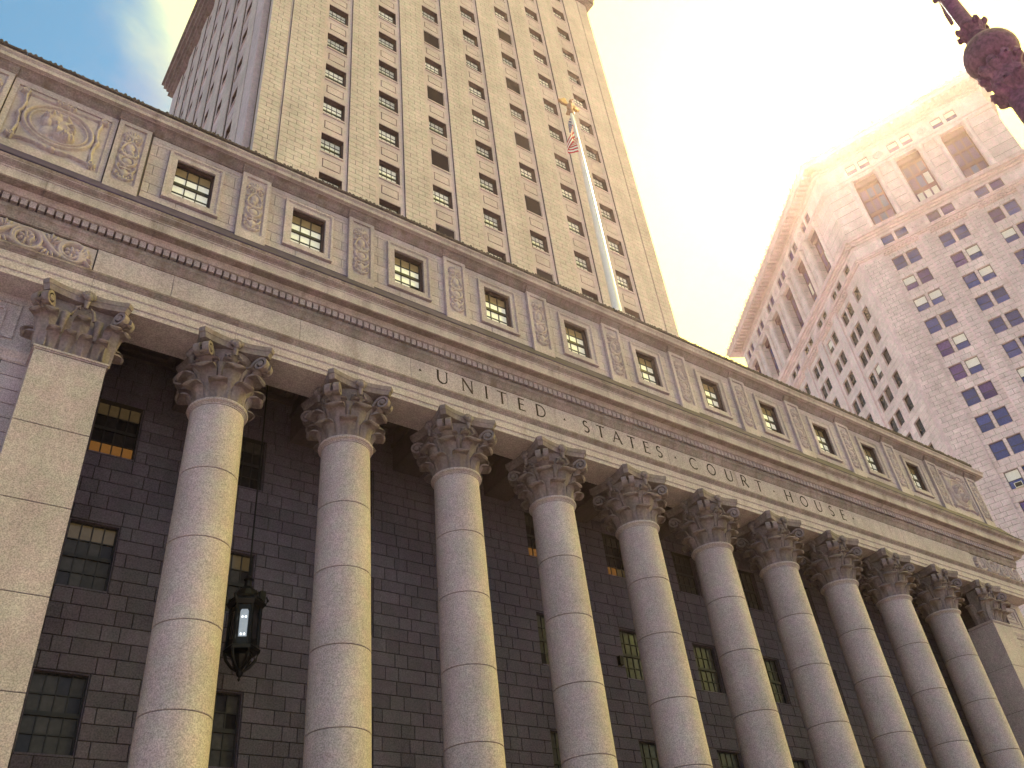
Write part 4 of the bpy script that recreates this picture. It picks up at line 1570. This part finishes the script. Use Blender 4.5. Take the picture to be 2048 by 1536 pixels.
mwin = MB()
W2, H2 = 1.62, 2.46
mwin.box(-W2 / 2, -W2 / 2 + 0.02, 0.0, 0.42, 0, H2)
mwin.box(W2 / 2 - 0.02, W2 / 2, 0.0, 0.42, 0, H2)
mwin.box(-W2 / 2 + 0.02, W2 / 2 - 0.02, 0.0, 0.42, H2 - 0.02, H2)
mwin.box(-W2 / 2 + 0.02, W2 / 2 - 0.02, -0.03, 0.42, 0, 0.06)
mwin.box(-W2 / 2, W2 / 2, 0.42, 0.44, 0, H2)
MWIN = mwin.mesh('window', M['munitrim'])


def two_sash(w, h):
    b = MB()
    f = 0.07
    b.box(-w / 2, -w / 2 + f, 0.0, 0.08, 0, h)
    b.box(w / 2 - f, w / 2, 0.0, 0.08, 0, h)
    b.box(-w / 2 + f, w / 2 - f, 0.0, 0.08, 0, f)
    b.box(-w / 2 + f, w / 2 - f, 0.0, 0.08, h - f, h)
    b.box(-w / 2 + f, w / 2 - f, 0.0, 0.08, h * 0.47 - 0.04, h * 0.47 + 0.04)
    return b.mesh('sash', M['sash'])


MS = two_sash(W2 - 0.04, H2 - 0.08)
def mpane(w, h, k):
    b = MB()
    b.box(-w / 2, w / 2, 0, 0.01, 0, h)
    return b.mesh('pane', M[k])
ph = H2 - 0.08
MPL = {k: mpane(W2 - 0.16, ph * 0.47 - 0.10, k) for k in ('blueglass', 'violetglass', 'blindw', 'darkglass')}
MPU = {k: mpane(W2 - 0.16, ph * 0.53 - 0.10, k) for k in ('blueglass', 'violetglass', 'blindw', 'darkglass')}
rp = random.Random(5)


def muni_window(F, u, z, dep, glass):
    w = F.put('window', MWIN, OB, u, dep, z)
    link('sash', MS, w, (0, 0.28, 0.07))
    g1 = glass if rp.random() < 0.75 else ('violetglass' if glass == 'blueglass' else glass)
    g2 = g1 if rp.random() < 0.90 else 'blindw'
    if glass == 'darkglass' and g2 == 'blindw' and rp.random() < 0.7:
        g2 = 'darkglass'
    link('pane', MPL[g1], w, (0, 0.315, 0.145))
    link('pane', MPU[g2], w, (0, 0.315, 0.07 + ph * 0.47 + 0.05))


def muni_face(F, sgn, L, pairs, single, bays, tall, glass, stone_budget, ant0):
    """pairs: u of the window centres; bays: recessed bay spans; tall: (centre,width) of the giant openings"""
    U = lambda u: sgn * u
    def bx(b, u0, u1, d0, d1, z0, z1):
        a, e = sorted((U(u0), U(u1)))
        b.box(a, e, d0, d1, z0, z1)
    hw = W2 / 2
    # window columns of the shaft
    cols = sorted(pairs + single)
    dep = lambda u: 0.20 if any(a < u < e for a, e in bays) else 0.0
    # wall field: rows of ashlar with openings; backing in strips between openings
    zbands = []
    zb = 30.0
    open_z = [(z - H2, z) for z in mrows if z - H2 > 30]
    tops = 86.4
    solid = []
    cur = 30.0
    for z0, z1 in sorted(open_z):
        solid.append((cur, z0, False))
        solid.append((z0, z1, True))
        cur = z1
    solid.append((cur, tops, False))
    edges = [0.0] + sum([[c - hw, c + hw] for c in cols], []) + [L]
    back = F.mb()
    cand = []
    bedges = sorted(set([0.0, L] + sum([[a, e] for a, e in bays], [])))
    for s0, s1, op in solid:
        spans = [(0.0, L)] if not op else [(edges[i], edges[i + 1]) for i in range(0, len(edges), 2)]
        nco = max(1, round((s1 - s0) / 0.62))
        hco = (s1 - s0) / nco
        for a, e in spans:
            # cut at the bay edges
            cu = [a] + [q for q in bedges if a + 0.01 < q < e - 0.01] + [e]
            for p0, p1 in zip(cu[:-1], cu[1:]):
                d = dep((p0 + p1) / 2)
                bx(back, p0, p1, d + 0.04, 1.3, s0, s1)
                for r_ in range(nco):
                    x = p0
                    first = True
                    while x < p1 - 0.01:
                        wd = 1.25
                        if first and (r_ + int(s0 * 3)) % 2:
                            wd = 0.7
                        first = False
                        x2 = x + wd
                        if p1 - x2 < 0.45:
                            x2 = p1
                        cand.append((x, x2, s0 + r_ * hco, s0 + (r_ + 1) * hco, d))
                        x = x2
    back.box(*sorted((U(0.02), U(L - 0.02))), 0.5, 1.3, GZ, 30.0)
    wb = back.build('office_wall', M['mortar'], OB)
    cand.sort(key=lambda s: abs(s[2] - 62) + 0.35 * s[0])
    restb = F.mb()
    for n_, s in enumerate(cand):
        a, e = sorted((U(s[0]), U(s[1])))
        if n_ < stone_budget:
            m_ = MB()
            m_.stone(0.018, e - a - 0.018, 0.018, s[3] - s[2] - 0.018, 0, 0.08, 0.01)
            link('office_block', m_.mesh('office_block', M['muni']), wb, F.xf(a, s[4] + random.uniform(-0.008, 0.008), s[2]), F.a)
        else:
            restb.stone(a + 0.018, e - 0.018, s[2] + 0.018, s[3] - 0.018, s[4], s[4] + 0.08, 0.01)
    o = restb.build('office_blocks', M['muni'], wb)
    o['kind'] = 'stuff'
    # bay edge strips
    for a, e in bays:
        for q in (a, e):
            b = F.mb()
            bx(b, q - 0.10, q + 0.10, -0.05, 0.25, 30.0, 86.4)
            b.build('bay_moulding', M['munitrim'], OB)
    for u in cols:
        for z0, z1 in open_z:
            if z1 < 44 and glass == 'darkglass':
                continue
            muni_window(F, U(u), z0, dep(u), glass)
    # dentil cornice
    b = F.mb()
    bx(b, -0.0, L, 0.0, 1.3, 86.4, 87.6)
    for z0, z1, ex in ((86.95, 87.15, 0.20), (87.15, 87.45, 0.42), (87.45, 87.6, 0.52)):
        bx(b, -0.30, L + 0.2, -ex, 0.0, z0, z1)
    b.build('belt_cornice', M['munitrim'], OB)
    dn = F.mb()
    for a, e in bays:
        u = a + 0.1
        while u < e - 0.2:
            bx(dn, u, u + 0.26, -0.30, 0.0, 86.55, 86.95)
            u += 0.52
    dn.build('belt_dentils', M['munitrim'], OB)['kind'] = 'stuff'
    # storey above the dentils
    b = F.mb()
    e2 = [0.0] + sum([[c - hw, c + hw] for c in cols], []) + [L]
    for i in range(0, len(e2), 2):
        bx(b, e2[i], e2[i + 1], 0.06, 1.3, 87.6, 89.75)
    b.build('frieze_wall', M['muni'], OB)
    for u in cols:
        w = F.put('window', MWIN, OB, U(u), 0.06, 87.6)
        w.scale = (1, 1, 2.15 / H2)
        s = link('sash', MS, w, (0, 0.28, 0.07))
        g_ = glass if rp.random() < 0.7 else 'violetglass'
        link('pane', MPL[g_], w, (0, 0.315, 0.145))
        link('pane', MPU[g_], w, (0, 0.315, 0.07 + ph * 0.47 + 0.05))
    mids = [(p + q) / 2 for p, q in zip([t[0] for t in tall][:-1], [t[0] for t in tall][1:])]
    for u in mids:          # carved panels between
        b = F.mb()
        bx(b, u - 1.0, u + 1.0, 0.0, 0.06, 87.85, 89.5)
        b.ellipsoid((U(u), -0.01, 88.68), 0.42, 0.10, 0.42, 10, 6)
        for s in (-1, 1):
            b.tube([(U(u) + s * 0.45, 0.0, 88.3), (U(u) + s * 0.75, -0.05, 88.7), (U(u) + s * 0.55, -0.02, 89.1)], [0.1, 0.13, 0.07], 6)
        b.build('carved_tablet', M['munitrim'], OB)
    b = F.mb()
    for z0, z1, ex in ((89.75, 90.3, 0.0), (90.3, 90.65, 0.18), (90.65, 91.0, 0.40), (91.0, 91.45, 0.75), (91.45, 91.6, 0.85)):
        bx(b, -0.55 * (ex > 0), L + ex * 0.6, -ex, 1.3, z0, z1)
    b.build('sill_cornice', M['munitrim'], OB)
    # giant order
    te = [0.0] + sum([[c - w / 2, c + w / 2] for c, w in tall], []) + [L]
    cornsingle = [(s, z) for s in single for z in (92.1, 96.4)]
    for i in range(0, len(te), 2):
        p0, p1 = te[i], te[i + 1]
        b = F.mb()
        bx(b, p0 + 0.03, p1 - 0.03, 0.06, 1.3, 91.6, 102.1)
        pr_ = b.build('giant_pier', M['mortar'], OB)
        z = 91.6
        k = 0
        while z < 102.0:
            z2 = min(z + 1.75, 102.1)
            m_ = MB()
            a, e = sorted((U(p0), U(p1)))
            m_.stone(0.02, e - a - 0.02, 0.03, z2 - z - 0.03, 0, 1.25, 0.03)
            link('pier_block', m_.mesh('pier_block', M['muni']), pr_, F.xf(a, 0.02, z), F.a)
            z = z2
        if p1 - p0 > 1.0:
            for q in ([p0 + 0.42, p1 - 0.42] if p1 - p0 > 2.0 else [(p0 + p1) / 2]):
                if q < 1.0 or q > L - 0.8:
                    continue
                b = F.mb()
                b.lathe([(0.40, 92.1), (0.385, 96), (0.34, 100.6), (0.34, 100.75)], 16, U(q), -0.12)
                b.lathe([(0.50, 91.6), (0.50, 91.85), (0.43, 91.95), (0.43, 92.1)], 16, U(q), -0.12)
                for kk in range(3):
                    b.lathe([(0.36 + 0.04 * kk, 100.75 + 0.4 * kk), (0.46 + 0.06 * kk, 101.05 + 0.4 * kk), (0.40 + 0.05 * kk, 101.1 + 0.4 * kk)], 10, U(q), -0.12)
                b.box(U(q) - 0.58, U(q) + 0.58, -0.62, 0.1, 101.9, 102.1)
                b.build('giant_pilaster', M['muni'], OB)
    for s, z in cornsingle:
        w = F.put('window', MWIN, OB, U(s), -0.035, z)
        w.scale = (0.85, 1, 0.6)
        link('sash', MS, w, (0, 0.10, 0.07))
        link('pane', MPL[glass], w, (0, 0.11, 0.145))
        link('pane', MPU[glass], w, (0, 0.11, 0.07 + ph * 0.47 + 0.05))
    for c, w in tall:
        # recess: lintel soffit, back wall with its own windows
        b = F.mb()
        bx(b, c - w / 2, c + w / 2, 1.10, 1.3, 91.6, 102.1)
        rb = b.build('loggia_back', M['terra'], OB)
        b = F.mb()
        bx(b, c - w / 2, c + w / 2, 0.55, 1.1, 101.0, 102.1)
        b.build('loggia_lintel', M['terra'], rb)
        for lev, z0 in enumerate((92.4, 95.6, 98.5)):
            hh = 2.3 if lev < 2 else 1.9
            for q in (-1, 0, 1):
                pm = F.mb()
                u = c + q * w * 0.31
                bx(pm, u - w * 0.12, u + w * 0.12, 1.06, 1.10, z0, z0 + hh)
                gk = 'violetglass' if rp.random() < 0.65 else ('blindw' if lev < 2 and rp.random() < 0.6 else 'blueglass')
                pm.build('loggia_pane', M[gk], rb)
            b = F.mb()
            bx(b, c - w / 2, c + w / 2, 0.98, 1.10, z0 + hh, z0 + hh + 0.35)
            b.build('loggia_transom', M['terra'], rb)
        b = F.mb()
        for q in (-1.5, -0.5, 0.5, 1.5):
            u = c + q * w * 0.31
            bx(b, u - 0.10, u + 0.10, 0.97, 1.10, 91.6, 101.0)
        b.build('loggia_mullion', M['terra'], rb)
        for q in (-1, 1):
            b = F.mb()
            bx(b, c + q * w * 0.24 - 0.4, c + q * w * 0.24 + 0.4, 0.15, 0.8, 91.6, 92.15)
            b.build('sill_block', M['munitrim'], rb)
    # entablature with small paired windows
    small = [u for u in pairs]
    e3 = [0.0] + sum([[c - hw * 0.95, c + hw * 0.95] for c in small], []) + [L]
    b = F.mb()
    bx(b, 0, L, -0.02, 1.3, 102.1, 103.7)
    bx(b, 0, L, 0.02, 1.3, 105.8, 107.3)
    for i in range(0, len(e3), 2):
        bx(b, e3[i], e3[i + 1], 0.02, 1.3, 103.7, 105.8)
    b.build('upper_frieze', M['muni'], OB)
    b = F.mb()
    for z0, z1, ex in ((102.1, 102.45, 0.10), (102.45, 102.9, 0.16), (102.9, 103.15, 0.30)):
        bx(b, -0.15, L + 0.1, -ex, -0.02, z0, z1)
    b.build('upper_architrave', M['munitrim'], OB)
    for u in small:
        w = F.put('window', MWIN, OB, U(u), 0.02, 103.7)
        w.scale = (0.95, 1, 2.1 / H2)
        link('sash', MS, w, (0, 0.28, 0.07))
        link('pane', MPL['violetglass'], w, (0, 0.315, 0.145))
        link('pane', MPU['blindw' if glass == 'blueglass' else 'violetglass'], w, (0, 0.315, 0.07 + ph * 0.47 + 0.05))
    for u in mids:
        b = F.mb()
        for s in range(12):
            a = s * math.pi / 6
            b.ellipsoid((U(u) + 0.62 * math.cos(a), -0.02, 104.75 + 0.62 * math.sin(a)), 0.20, 0.12, 0.20, 7, 5)
        b.ellipsoid((U(u), -0.01, 104.75), 0.34, 0.12, 0.34, 8, 5)
        b.build('carved_wreath', M['munitrim'], OB)
    # main cornice
    b = F.mb()
    lo = 1.1 if glass == 'blueglass' else 1.1
    for z0, z1, ex in ((106.6, 106.9, 0.12), (106.9, 107.25, 0.35), (107.45, 107.65, 0.6), (107.65, 108.2, 2.1), (108.2, 108.45, 2.2), (108.45, 108.75, 2.42)):
        bx(b, -ex * 0.45, L + ex, -ex, 1.3, z0, z1)
    bx(b, 0, L, 0.02, 1.3, 107.25, 107.45)
    b.build('main_cornice', M['munitrim'], OB)
    mo = F.mb()
    u = 0.4
    while u < L:
        bx(mo, u, u + 0.42, -1.9, -0.6, 107.25, 107.65)
        u += 0.95
    mo.build('modillions', M['munitrim'], OB)['kind'] = 'stuff'
    u = ant0
    k = 0
    while u < L + 2:
        b = F.mb()
        big = k % 3 == 0
        hh, ww = (0.95, 0.50) if big else (0.55, 0.36)
        b.ellipsoid((U(u), -2.25, 108.75 + hh * 0.45), ww * 0.5, 0.22, hh * 0.62, 8, 6)
        for s in (-1, 1):
            b.ellipsoid((U(u) + s * ww * 0.42, -2.25, 108.75 + hh * 0.25), ww * 0.34, 0.18, hh * 0.36, 7, 5)
        b.build('antefix', M['munitrim'], OB)
        u += 1.12
        k += 1


pairsA = sum([[4.10 + 6.618 * k + 0.81, 4.10 + 6.618 * k + 2.0 + 0.81] for k in range(3)], [])
muni_face(FA, 1, LA, pairsA, [], [(3.44 + 6.618 * k, 8.6 + 6.618 * k) for k in range(3)], [(5.9 + 6.618 * k, 3.3) for k in range(3)], 'blueglass', 180, 0.6)
pairsB = sum([[5.855 + 6.467 * k + 0.81, 5.855 + 6.467 * k + 1.979 + 0.81] for k in range(6)], [])
muni_face(FB, -1, LB, pairsB, [2.51 + 0.81], [(5.2 + 6.467 * k, 10.15 + 6.467 * k) for k in range(5)], [(7.35 + 6.467 * k, 3.4) for k in range(6)], 'darkglass', 100, 0.9)
# corner quoin and roof
b = MB()
q = 0.42
b.lathe([(q, GZ), (q, 86.4)], 10, KX + (na_in[0] + nb_in[0]) * 0.22, KY + (na_in[1] + nb_in[1]) * 0.22)
b.build('corner_moulding', M['munitrim'], OB)
# return walls at both ends
b = FA.mb()
b.box(LA - 0.3, LA, 1.3, 25, GZ, 107.4)
b.box(LA - 0.3, LA + 1.6, 1.3, 25, 107.4, 108.75)
b.build('return_wall', M['muni'], OB)
b = FB.mb()
b.box(-LB, -LB + 0.3, 1.3, 25, GZ, 107.4)
b.box(-LB - 1.6, -LB + 0.3, 1.3, 25, 107.4, 108.75)
b.build('return_wall', M['muni'], OB)

# window air conditioner on the near face
p = FA.xf(5.02, 0.0, 46.95)
AC = thing('air_conditioner', 'small boxed air conditioner jutting from a blue window of the pale office block', 'air conditioner', p, AA)
b = MB()
b.box(-0.42, 0.42, -0.12, 0.46, 0.0, 0.62)
b.build('casing', M['acbody'], AC)
b = MB()
b.box(-0.36, 0.36, -0.125, -0.121, 0.06, 0.56)
for k in range(9):
    b.box(-0.36, 0.36, -0.14, -0.125, 0.07 + k * 0.055, 0.095 + k * 0.055)
b.build('grille', M['acgrille'], AC)

# ================================================================== flagpole, flag
FPX, FPY = 20.0, 2.0
FP = thing('flagpole', 'tall white flagpole topped by a bronze eagle on the court house roof', 'flagpole', (FPX, FPY, 26.05))
b = MB()
b.lathe([(0.25, 0.25), (0.24, 4), (0.19, 13), (0.11, 20.6), (0.09, 21.4)], 20)
b.build('pole', M['pole'], FP, True, 40)
b = MB()
b.lathe([(0.60, 0.0), (0.60, 0.2), (0.40, 0.25), (0.34, 0.7), (0.27, 0.75)], 20)
b.build('pole_base', M['lead'], FP, True, 30)
b = MB()
b.lathe([(0.05, 21.38), (0.17, 21.46), (0.20, 21.6), (0.15, 21.75), (0.05, 21.8)], 14)
b.build('truck', M['gilt'], FP, True, 40)
b = MB()        # eagle with raised wings
b.ellipsoid((0, 0, 22.18), 0.20, 0.24, 0.36, 12, 8)
b.ellipsoid((0.02, -0.16, 22.60), 0.12, 0.15, 0.14, 10, 7)
b.tube([(0.03, -0.26, 22.60), (0.04, -0.38, 22.56), (0.04, -0.41, 22.50)], [0.05, 0.035, 0.01], 7)
b.tube([(0, 0.12, 22.0), (0, 0.30, 21.75)], [0.12, 0.15], 8)
for s in (-1, 1):
    for k in range(5):
        x = s * (0.20 + 0.13 * k)
        b.tube([(s * (0.12 + 0.10 * k), 0.05, 22.30 - 0.02 * k), (x + s * 0.06, 0.08, 22.65 - 0.05 * k), (x + s * 0.05, 0.10, 22.98 - 0.12 * k), (x + s * 0.10, 0.10, 23.10 - 0.18 * k)], [0.10, 0.11, 0.09, 0.03], 7)
    b.tube([(s * 0.08, -0.04, 21.9), (s * 0.09, -0.06, 21.78)], [0.06, 0.05], 6)
b.build('eagle', M['gilt'], FP, True, 60)

# flag hanging in folds from the pole (stripes and canton are its own meshes)
FL_ = thing('flag', 'limp American flag hanging in folds from the white flagpole', 'flag', (FPX, FPY, 0))
FH, FWID = 2.6, 5.2       # hoist, fly


def flag_pt(s, t):
    """s along the fly 0..1, t down the hoist 0..1: the cloth drops from the hoist and gathers in folds"""
    ztop = 46.9
    drop = 2.55 * (1 - (1 - s) ** 1.6) * (1.0 - 0.12 * t)
    z = ztop - FH * t * (1 - 0.10 * s) - drop
    reach = 0.15 + 0.98 * math.sin(min(1.0, s * 1.25) * math.pi * 0.62) * (0.30 + 0.70 * min(1, 0.25 + t * 1.2)) - 0.40 * s * s
    fold = 0.20 * math.sin(9.5 * s + 2.0 * t) * min(1, s * 4)
    return (-0.12 - reach, -0.10 + fold * 1.2 - 0.25 * s, z)


def flag_patch(s0, s1, t0, t1, ns, nt, name, mat):
    P = np.zeros((nt + 1, ns + 1, 3))
    Q = np.zeros((nt + 1, ns + 1, 3))
    for i in range(nt + 1):
        for j in range(ns + 1):
            p_ = flag_pt(s0 + (s1 - s0) * j / ns, t0 + (t1 - t0) * i / nt)
            P[i, j] = p_
            Q[i, j] = (p_[0], p_[1] + 0.012, p_[2])
    b = MB()
    b.grid(P)
    b.grid(Q[:, ::-1])
    return b.build(name, mat, FL_, True)


for k in range(13):
    s0 = 0.42 if k < 7 else 0.0
    flag_patch(s0, 1.0, k / 13, (k + 1) / 13, 30, 2, 'stripe', M['red'] if k % 2 == 0 else M['white'])
flag_patch(0.0, 0.42, 0.0, 7 / 13, 16, 8, 'canton', M['navy'])
b = MB()
for r_ in range(9):
    for c in range(6 if r_ % 2 == 0 else 5):
        s = 0.42 * ((c + (0.5 if r_ % 2 == 0 else 1.0)) / 6)
        t = 7 / 13 * (r_ + 0.5) / 9
        x, y, z = flag_pt(s, t)
        pts = []
        for q in range(10):
            rr = 0.075 if q % 2 == 0 else 0.032
            a = math.pi / 2 + q * math.pi / 5
            pts.append((x + rr * math.cos(a) * 0.5, y - 0.02, z + rr * math.sin(a)))
        b.add(pts, [tuple(range(10))])
b.build('stars', M['white'], FL_)['kind'] = 'stuff'

# ================================================================== street lamp (top right)
LD = 6.0
LX, LY, LZ = 0.2389, -19.8046, 6.126
SL = thing('street_lamp', 'ornate cast iron street lamp post with a big ball, seen against the bright sky', 'street lamp', (LX, LY, GZ))
z0 = LZ - GZ
b = MB()
b.lathe([(0.22, 0), (0.22, 0.3), (0.17, 0.4), (0.15, 1.2), (0.125, 1.4), (0.115, z0 - 0.75), (0.11, z0 - 0.60)], 20)
b.build('post', M['lamp'], SL, True, 40)


def ruff(b, zc, r0, r1, h, n=10, down=False):
    """a collar of small leaves"""
    b.lathe([(r0 * 0.8, zc - h / 2), (r0, zc - h / 3), (r1 * 0.92, zc + h / 4), (r1 * 0.9, zc + h / 2), (r0 * 0.7, zc + h / 2 + 0.01)], 20)
    for k in range(n):
        a = 2 * math.pi * k / n
        c, s_ = math.cos(a), math.sin(a)
        b.tube([(r0 * 0.86 * c, r0 * 0.86 * s_, zc - h * 0.5), (r0 * 1.0 * c, r0 * 1.0 * s_, zc - h * 0.1), (r1 * 0.96 * c, r1 * 0.96 * s_, zc + h * 0.30), (r1 * 1.10 * c, r1 * 1.10 * s_, zc + h * 0.42), (r1 * 1.12 * c, r1 * 1.12 * s_, zc + h * 0.28)],
               [r0 * 0.20, r0 * 0.26, r1 * 0.27, r1 * 0.20, r1 * 0.08], 7)


b = MB()
ruff(b, z0 - 0.50, 0.115, 0.165, 0.14)
b.build('leaf_collar', M['lamp'], SL, True, 50)
b = MB()
b.lathe([(0.11, z0 - 0.60), (0.125, z0 - 0.42), (0.14, z0 - 0.36), (0.12, z0 - 0.22), (0.10, z0 - 0.18)], 20)
ruff(b, z0 - 0.265, 0.12, 0.165, 0.16)
b.build('leaf_collar', M['lamp'], SL, True, 50)
b = MB()
pr = [(0.08, z0 - 0.215)]
for k in range(13):
    a = -math.pi / 2 + 0.25 + (math.pi - 0.5) * k / 12
    pr.append((0.075 + 0.135 * math.cos(a), z0 + 0.175 * math.sin(a)))
pr.append((0.08, z0 + 0.20))
b.lathe(pr, 28)
b.build('ball', M['lamp'], SL, True, 60)
b = MB()
b.lathe([(0.06, z0 + 0.18), (0.085, z0 + 0.25), (0.075, z0 + 0.30)], 16)
ruff(b, z0 + 0.33, 0.075, 0.115, 0.13, 8)
b.build('leaf_collar', M['lamp'], SL, True, 50)
b = MB()
b.lathe([(0.062, z0 + 0.38), (0.058, z0 + 0.9), (0.062, z0 + 0.92), (0.07, z0 + 0.96), (0.055, z0 + 1.0), (0.05, z0 + 1.8)], 16)
b.build('stem', M['lamp'], SL, True, 40)
b = MB()
ruff(b, z0 + 0.97, 0.058, 0.085, 0.07, 8)
for s in (-1, 1):
    b.tube([(0, 0, z0 + 1.0), (s * 0.12, s * 0.05, z0 + 1.08), (s * 0.24, s * 0.1, z0 + 1.02), (s * 0.28, s * 0.12, z0 + 0.92)], [0.03, 0.028, 0.024, 0.016], 8)
b.build('scroll_bracket', M['lamp'], SL, True, 50)
b = MB()
b.lathe([(0.05, z0 + 1.8), (0.10, z0 + 1.85), (0.16, z0 + 2.0), (0.20, z0 + 2.3), (0.14, z0 + 2.5), (0.03, z0 + 2.6)], 20)
b.build('lamp_globe', M['lampglass'], SL, True, 60)

# ================================================================== lantern between the first two columns
LN = thing('hanging_lantern', 'big black iron lantern hanging on a rod between the first two columns', 'lantern', (1.93, 1.62, 0))
LN.scale = (0.86, 0.86, 0.90)
lz = 11.15                         # middle of the cage
b = MB()
b.tube([(0, 0, lz + 1.75), (0, 0, 21.3)], 0.03, 8)
b.build('rod', M['iron'], LN)
NS = 6
b = MB()
for k in range(NS):
    a = 2 * math.pi * (k + 0.5) / NS + 0.12
    c, s = math.cos(a), math.sin(a)
    b.tube([(0.46 * c, 0.46 * s, lz - 0.72), (0.46 * c, 0.46 * s, lz + 0.72)], 0.055, 6)
b.lathe([(0.30, lz - 0.80), (0.54, lz - 0.78), (0.56, lz - 0.70), (0.50, lz - 0.62), (0.30, lz - 0.62)], NS, rot=0.12 + math.pi / NS)
b.lathe([(0.30, lz + 0.60), (0.52, lz + 0.60), (0.60, lz + 0.72), (0.58, lz + 0.80), (0.30, lz + 0.82)], NS, rot=0.12 + math.pi / NS)
b.build('cage', M['iron'], LN)
for k in range(NS):
    a = 2 * math.pi * k / NS + 0.12 + math.pi / NS * 2
    c, s = math.cos(a), math.sin(a)
    b = MB()
    w_, h0, h1 = 0.125, -0.42, 0.34
    pts = [(-w_, h0), (w_, h0), (w_, h1)] + [(w_ * math.cos(R(q)), h1 + 0.14 * math.sin(R(q))) for q in range(15, 180, 15)] + [(-w_, h1)]
    n = len(pts)
    rr = 0.385
    b.add([(rr * c - u * s, rr * s + u * c, lz + v) for u, v in pts] + [((rr - 0.012) * c - u * s, (rr - 0.012) * s + u * c, lz + v) for u, v in pts],
          [tuple(range(n)), tuple(range(2 * n - 1, n - 1, -1))] + [(i, n + i, n + (i + 1) % n, (i + 1) % n) for i in range(n)])
    facing = (c * (-5.72 - 1.93) + s * (-20.47 - 1.62)) / 23.4
    b.build('lantern_pane', M['lampglass'] if facing > 0.9 else M['darkglass'], LN)
    # iron frame round the pane
    b = MB()
    fo = [(-0.23, -0.62), (0.23, -0.62), (0.23, 0.62), (-0.23, 0.62)]
    rr = 0.40
    def P3(u, v, r2):
        return (r2 * c - u * s, r2 * s + u * c, lz + v)
    for u0, u1, v0, v1 in ((-0.23, -w_, -0.62, 0.62), (w_, 0.23, -0.62, 0.62), (-w_, w_, -0.62, h0), (-w_, w_, h1 + 0.10, 0.62)):
        b.add([P3(u0, v0, rr), P3(u1, v0, rr), P3(u1, v1, rr), P3(u0, v1, rr), P3(u0, v0, rr - 0.03), P3(u1, v0, rr - 0.03), P3(u1, v1, rr - 0.03), P3(u0, v1, rr - 0.03)],
              [(0, 1, 2, 3), (7, 6, 5, 4), (0, 4, 5, 1), (1, 5, 6, 2), (2, 6, 7, 3), (3, 7, 4, 0)])
    b.build('pane_frame', M['iron'], LN)
    if facing < 0.9:
        continue
    b = MB()
    for u in (-0.05, 0.05):
        for v in (-0.34, 0.20):
            x, y, z = P3(u, v, 0.392)
            b.ellipsoid((x, y, z), 0.022, 0.022, 0.028, 7, 5)
    b.build('candle_bulbs', M['bulb'], LN)
b = MB()        # crown and suspension
b.lathe([(0.56, lz + 0.80), (0.40, lz + 0.95), (0.30, lz + 1.15), (0.14, lz + 1.32), (0.10, lz + 1.5), (0.16, lz + 1.56), (0.05, lz + 1.7), (0.03, lz + 1.8)], 12)
for k in range(NS):
    a = 2 * math.pi * (k + 0.5) / NS + 0.12
    c, s = math.cos(a), math.sin(a)
    b.tube([(0.58 * c, 0.58 * s, lz + 0.72), (0.66 * c, 0.66 * s, lz + 0.86), (0.60 * c, 0.60 * s, lz + 0.98)], [0.05, 0.045, 0.02], 6)
b.build('crown', M['iron'], LN)
b = MB()        # open basket and finial below
for k in range(NS):
    a = 2 * math.pi * (k + 0.5) / NS + 0.12
    c, s = math.cos(a), math.sin(a)
    b.tube([(0.50 * c, 0.50 * s, lz - 0.76), (0.44 * c, 0.44 * s, lz - 1.0), (0.26 * c, 0.26 * s, lz - 1.22), (0.09 * c, 0.09 * s, lz - 1.32)], [0.055, 0.05, 0.045, 0.04], 6)
b.lathe([(0.30, lz - 0.80), (0.34, lz - 0.9), (0.22, lz - 1.08), (0.08, lz - 1.25), (0.12, lz - 1.36), (0.09, lz - 1.44), (0.03, lz - 1.50), (0.05, lz - 1.56), (0.01, lz - 1.62)], 12)
b.build('finial', M['iron'], LN)

# small boxes on the portico wall
for n_, (x, z, lab) in enumerate(((2.93, 11.78, 'small black box fixed to the portico wall beside the hanging lantern'),
                                  (17.05, 11.78, 'small black box on the portico wall between the fifth and sixth round columns'))):
    w = thing('wall_box', lab, 'wall box', (x, WY, z), 0, 'small boxes on the portico wall')
    b = MB()
    b.box(-0.085, 0.085, -0.16, -0.01, -0.17, 0.17)
    b.build('casing', M['iron'], w)
    b = MB()
    b.box(-0.11, 0.11, -0.01, 0.0, -0.20, 0.20)
    b.build('back_plate', M['sash'], w)

# ================================================================== air volume added to imitate lens glare
b = MB()
b.box(-90, 190, -75, 140, GZ - 1.3, 118.0)
hz = b.build('glare_haze', None)
hz['kind'] = 'stuff'
hm = bpy.data.materials.new('glare_haze_air')
hm.use_nodes = True
t = hm.node_tree
for n in list(t.nodes):
    t.nodes.remove(n)
out = N(t, 'ShaderNodeOutputMaterial')
pv = N(t, 'ShaderNodeVolumePrincipled')
pv.inputs['Color'].default_value = (1.0, 0.66, 0.44, 1)
pv.inputs['Density'].default_value = 0.00022
pv.inputs['Anisotropy'].default_value = 0.82
t.links.new(pv.outputs[0], out.inputs['Volume'])
hz.data.materials.append(hm)
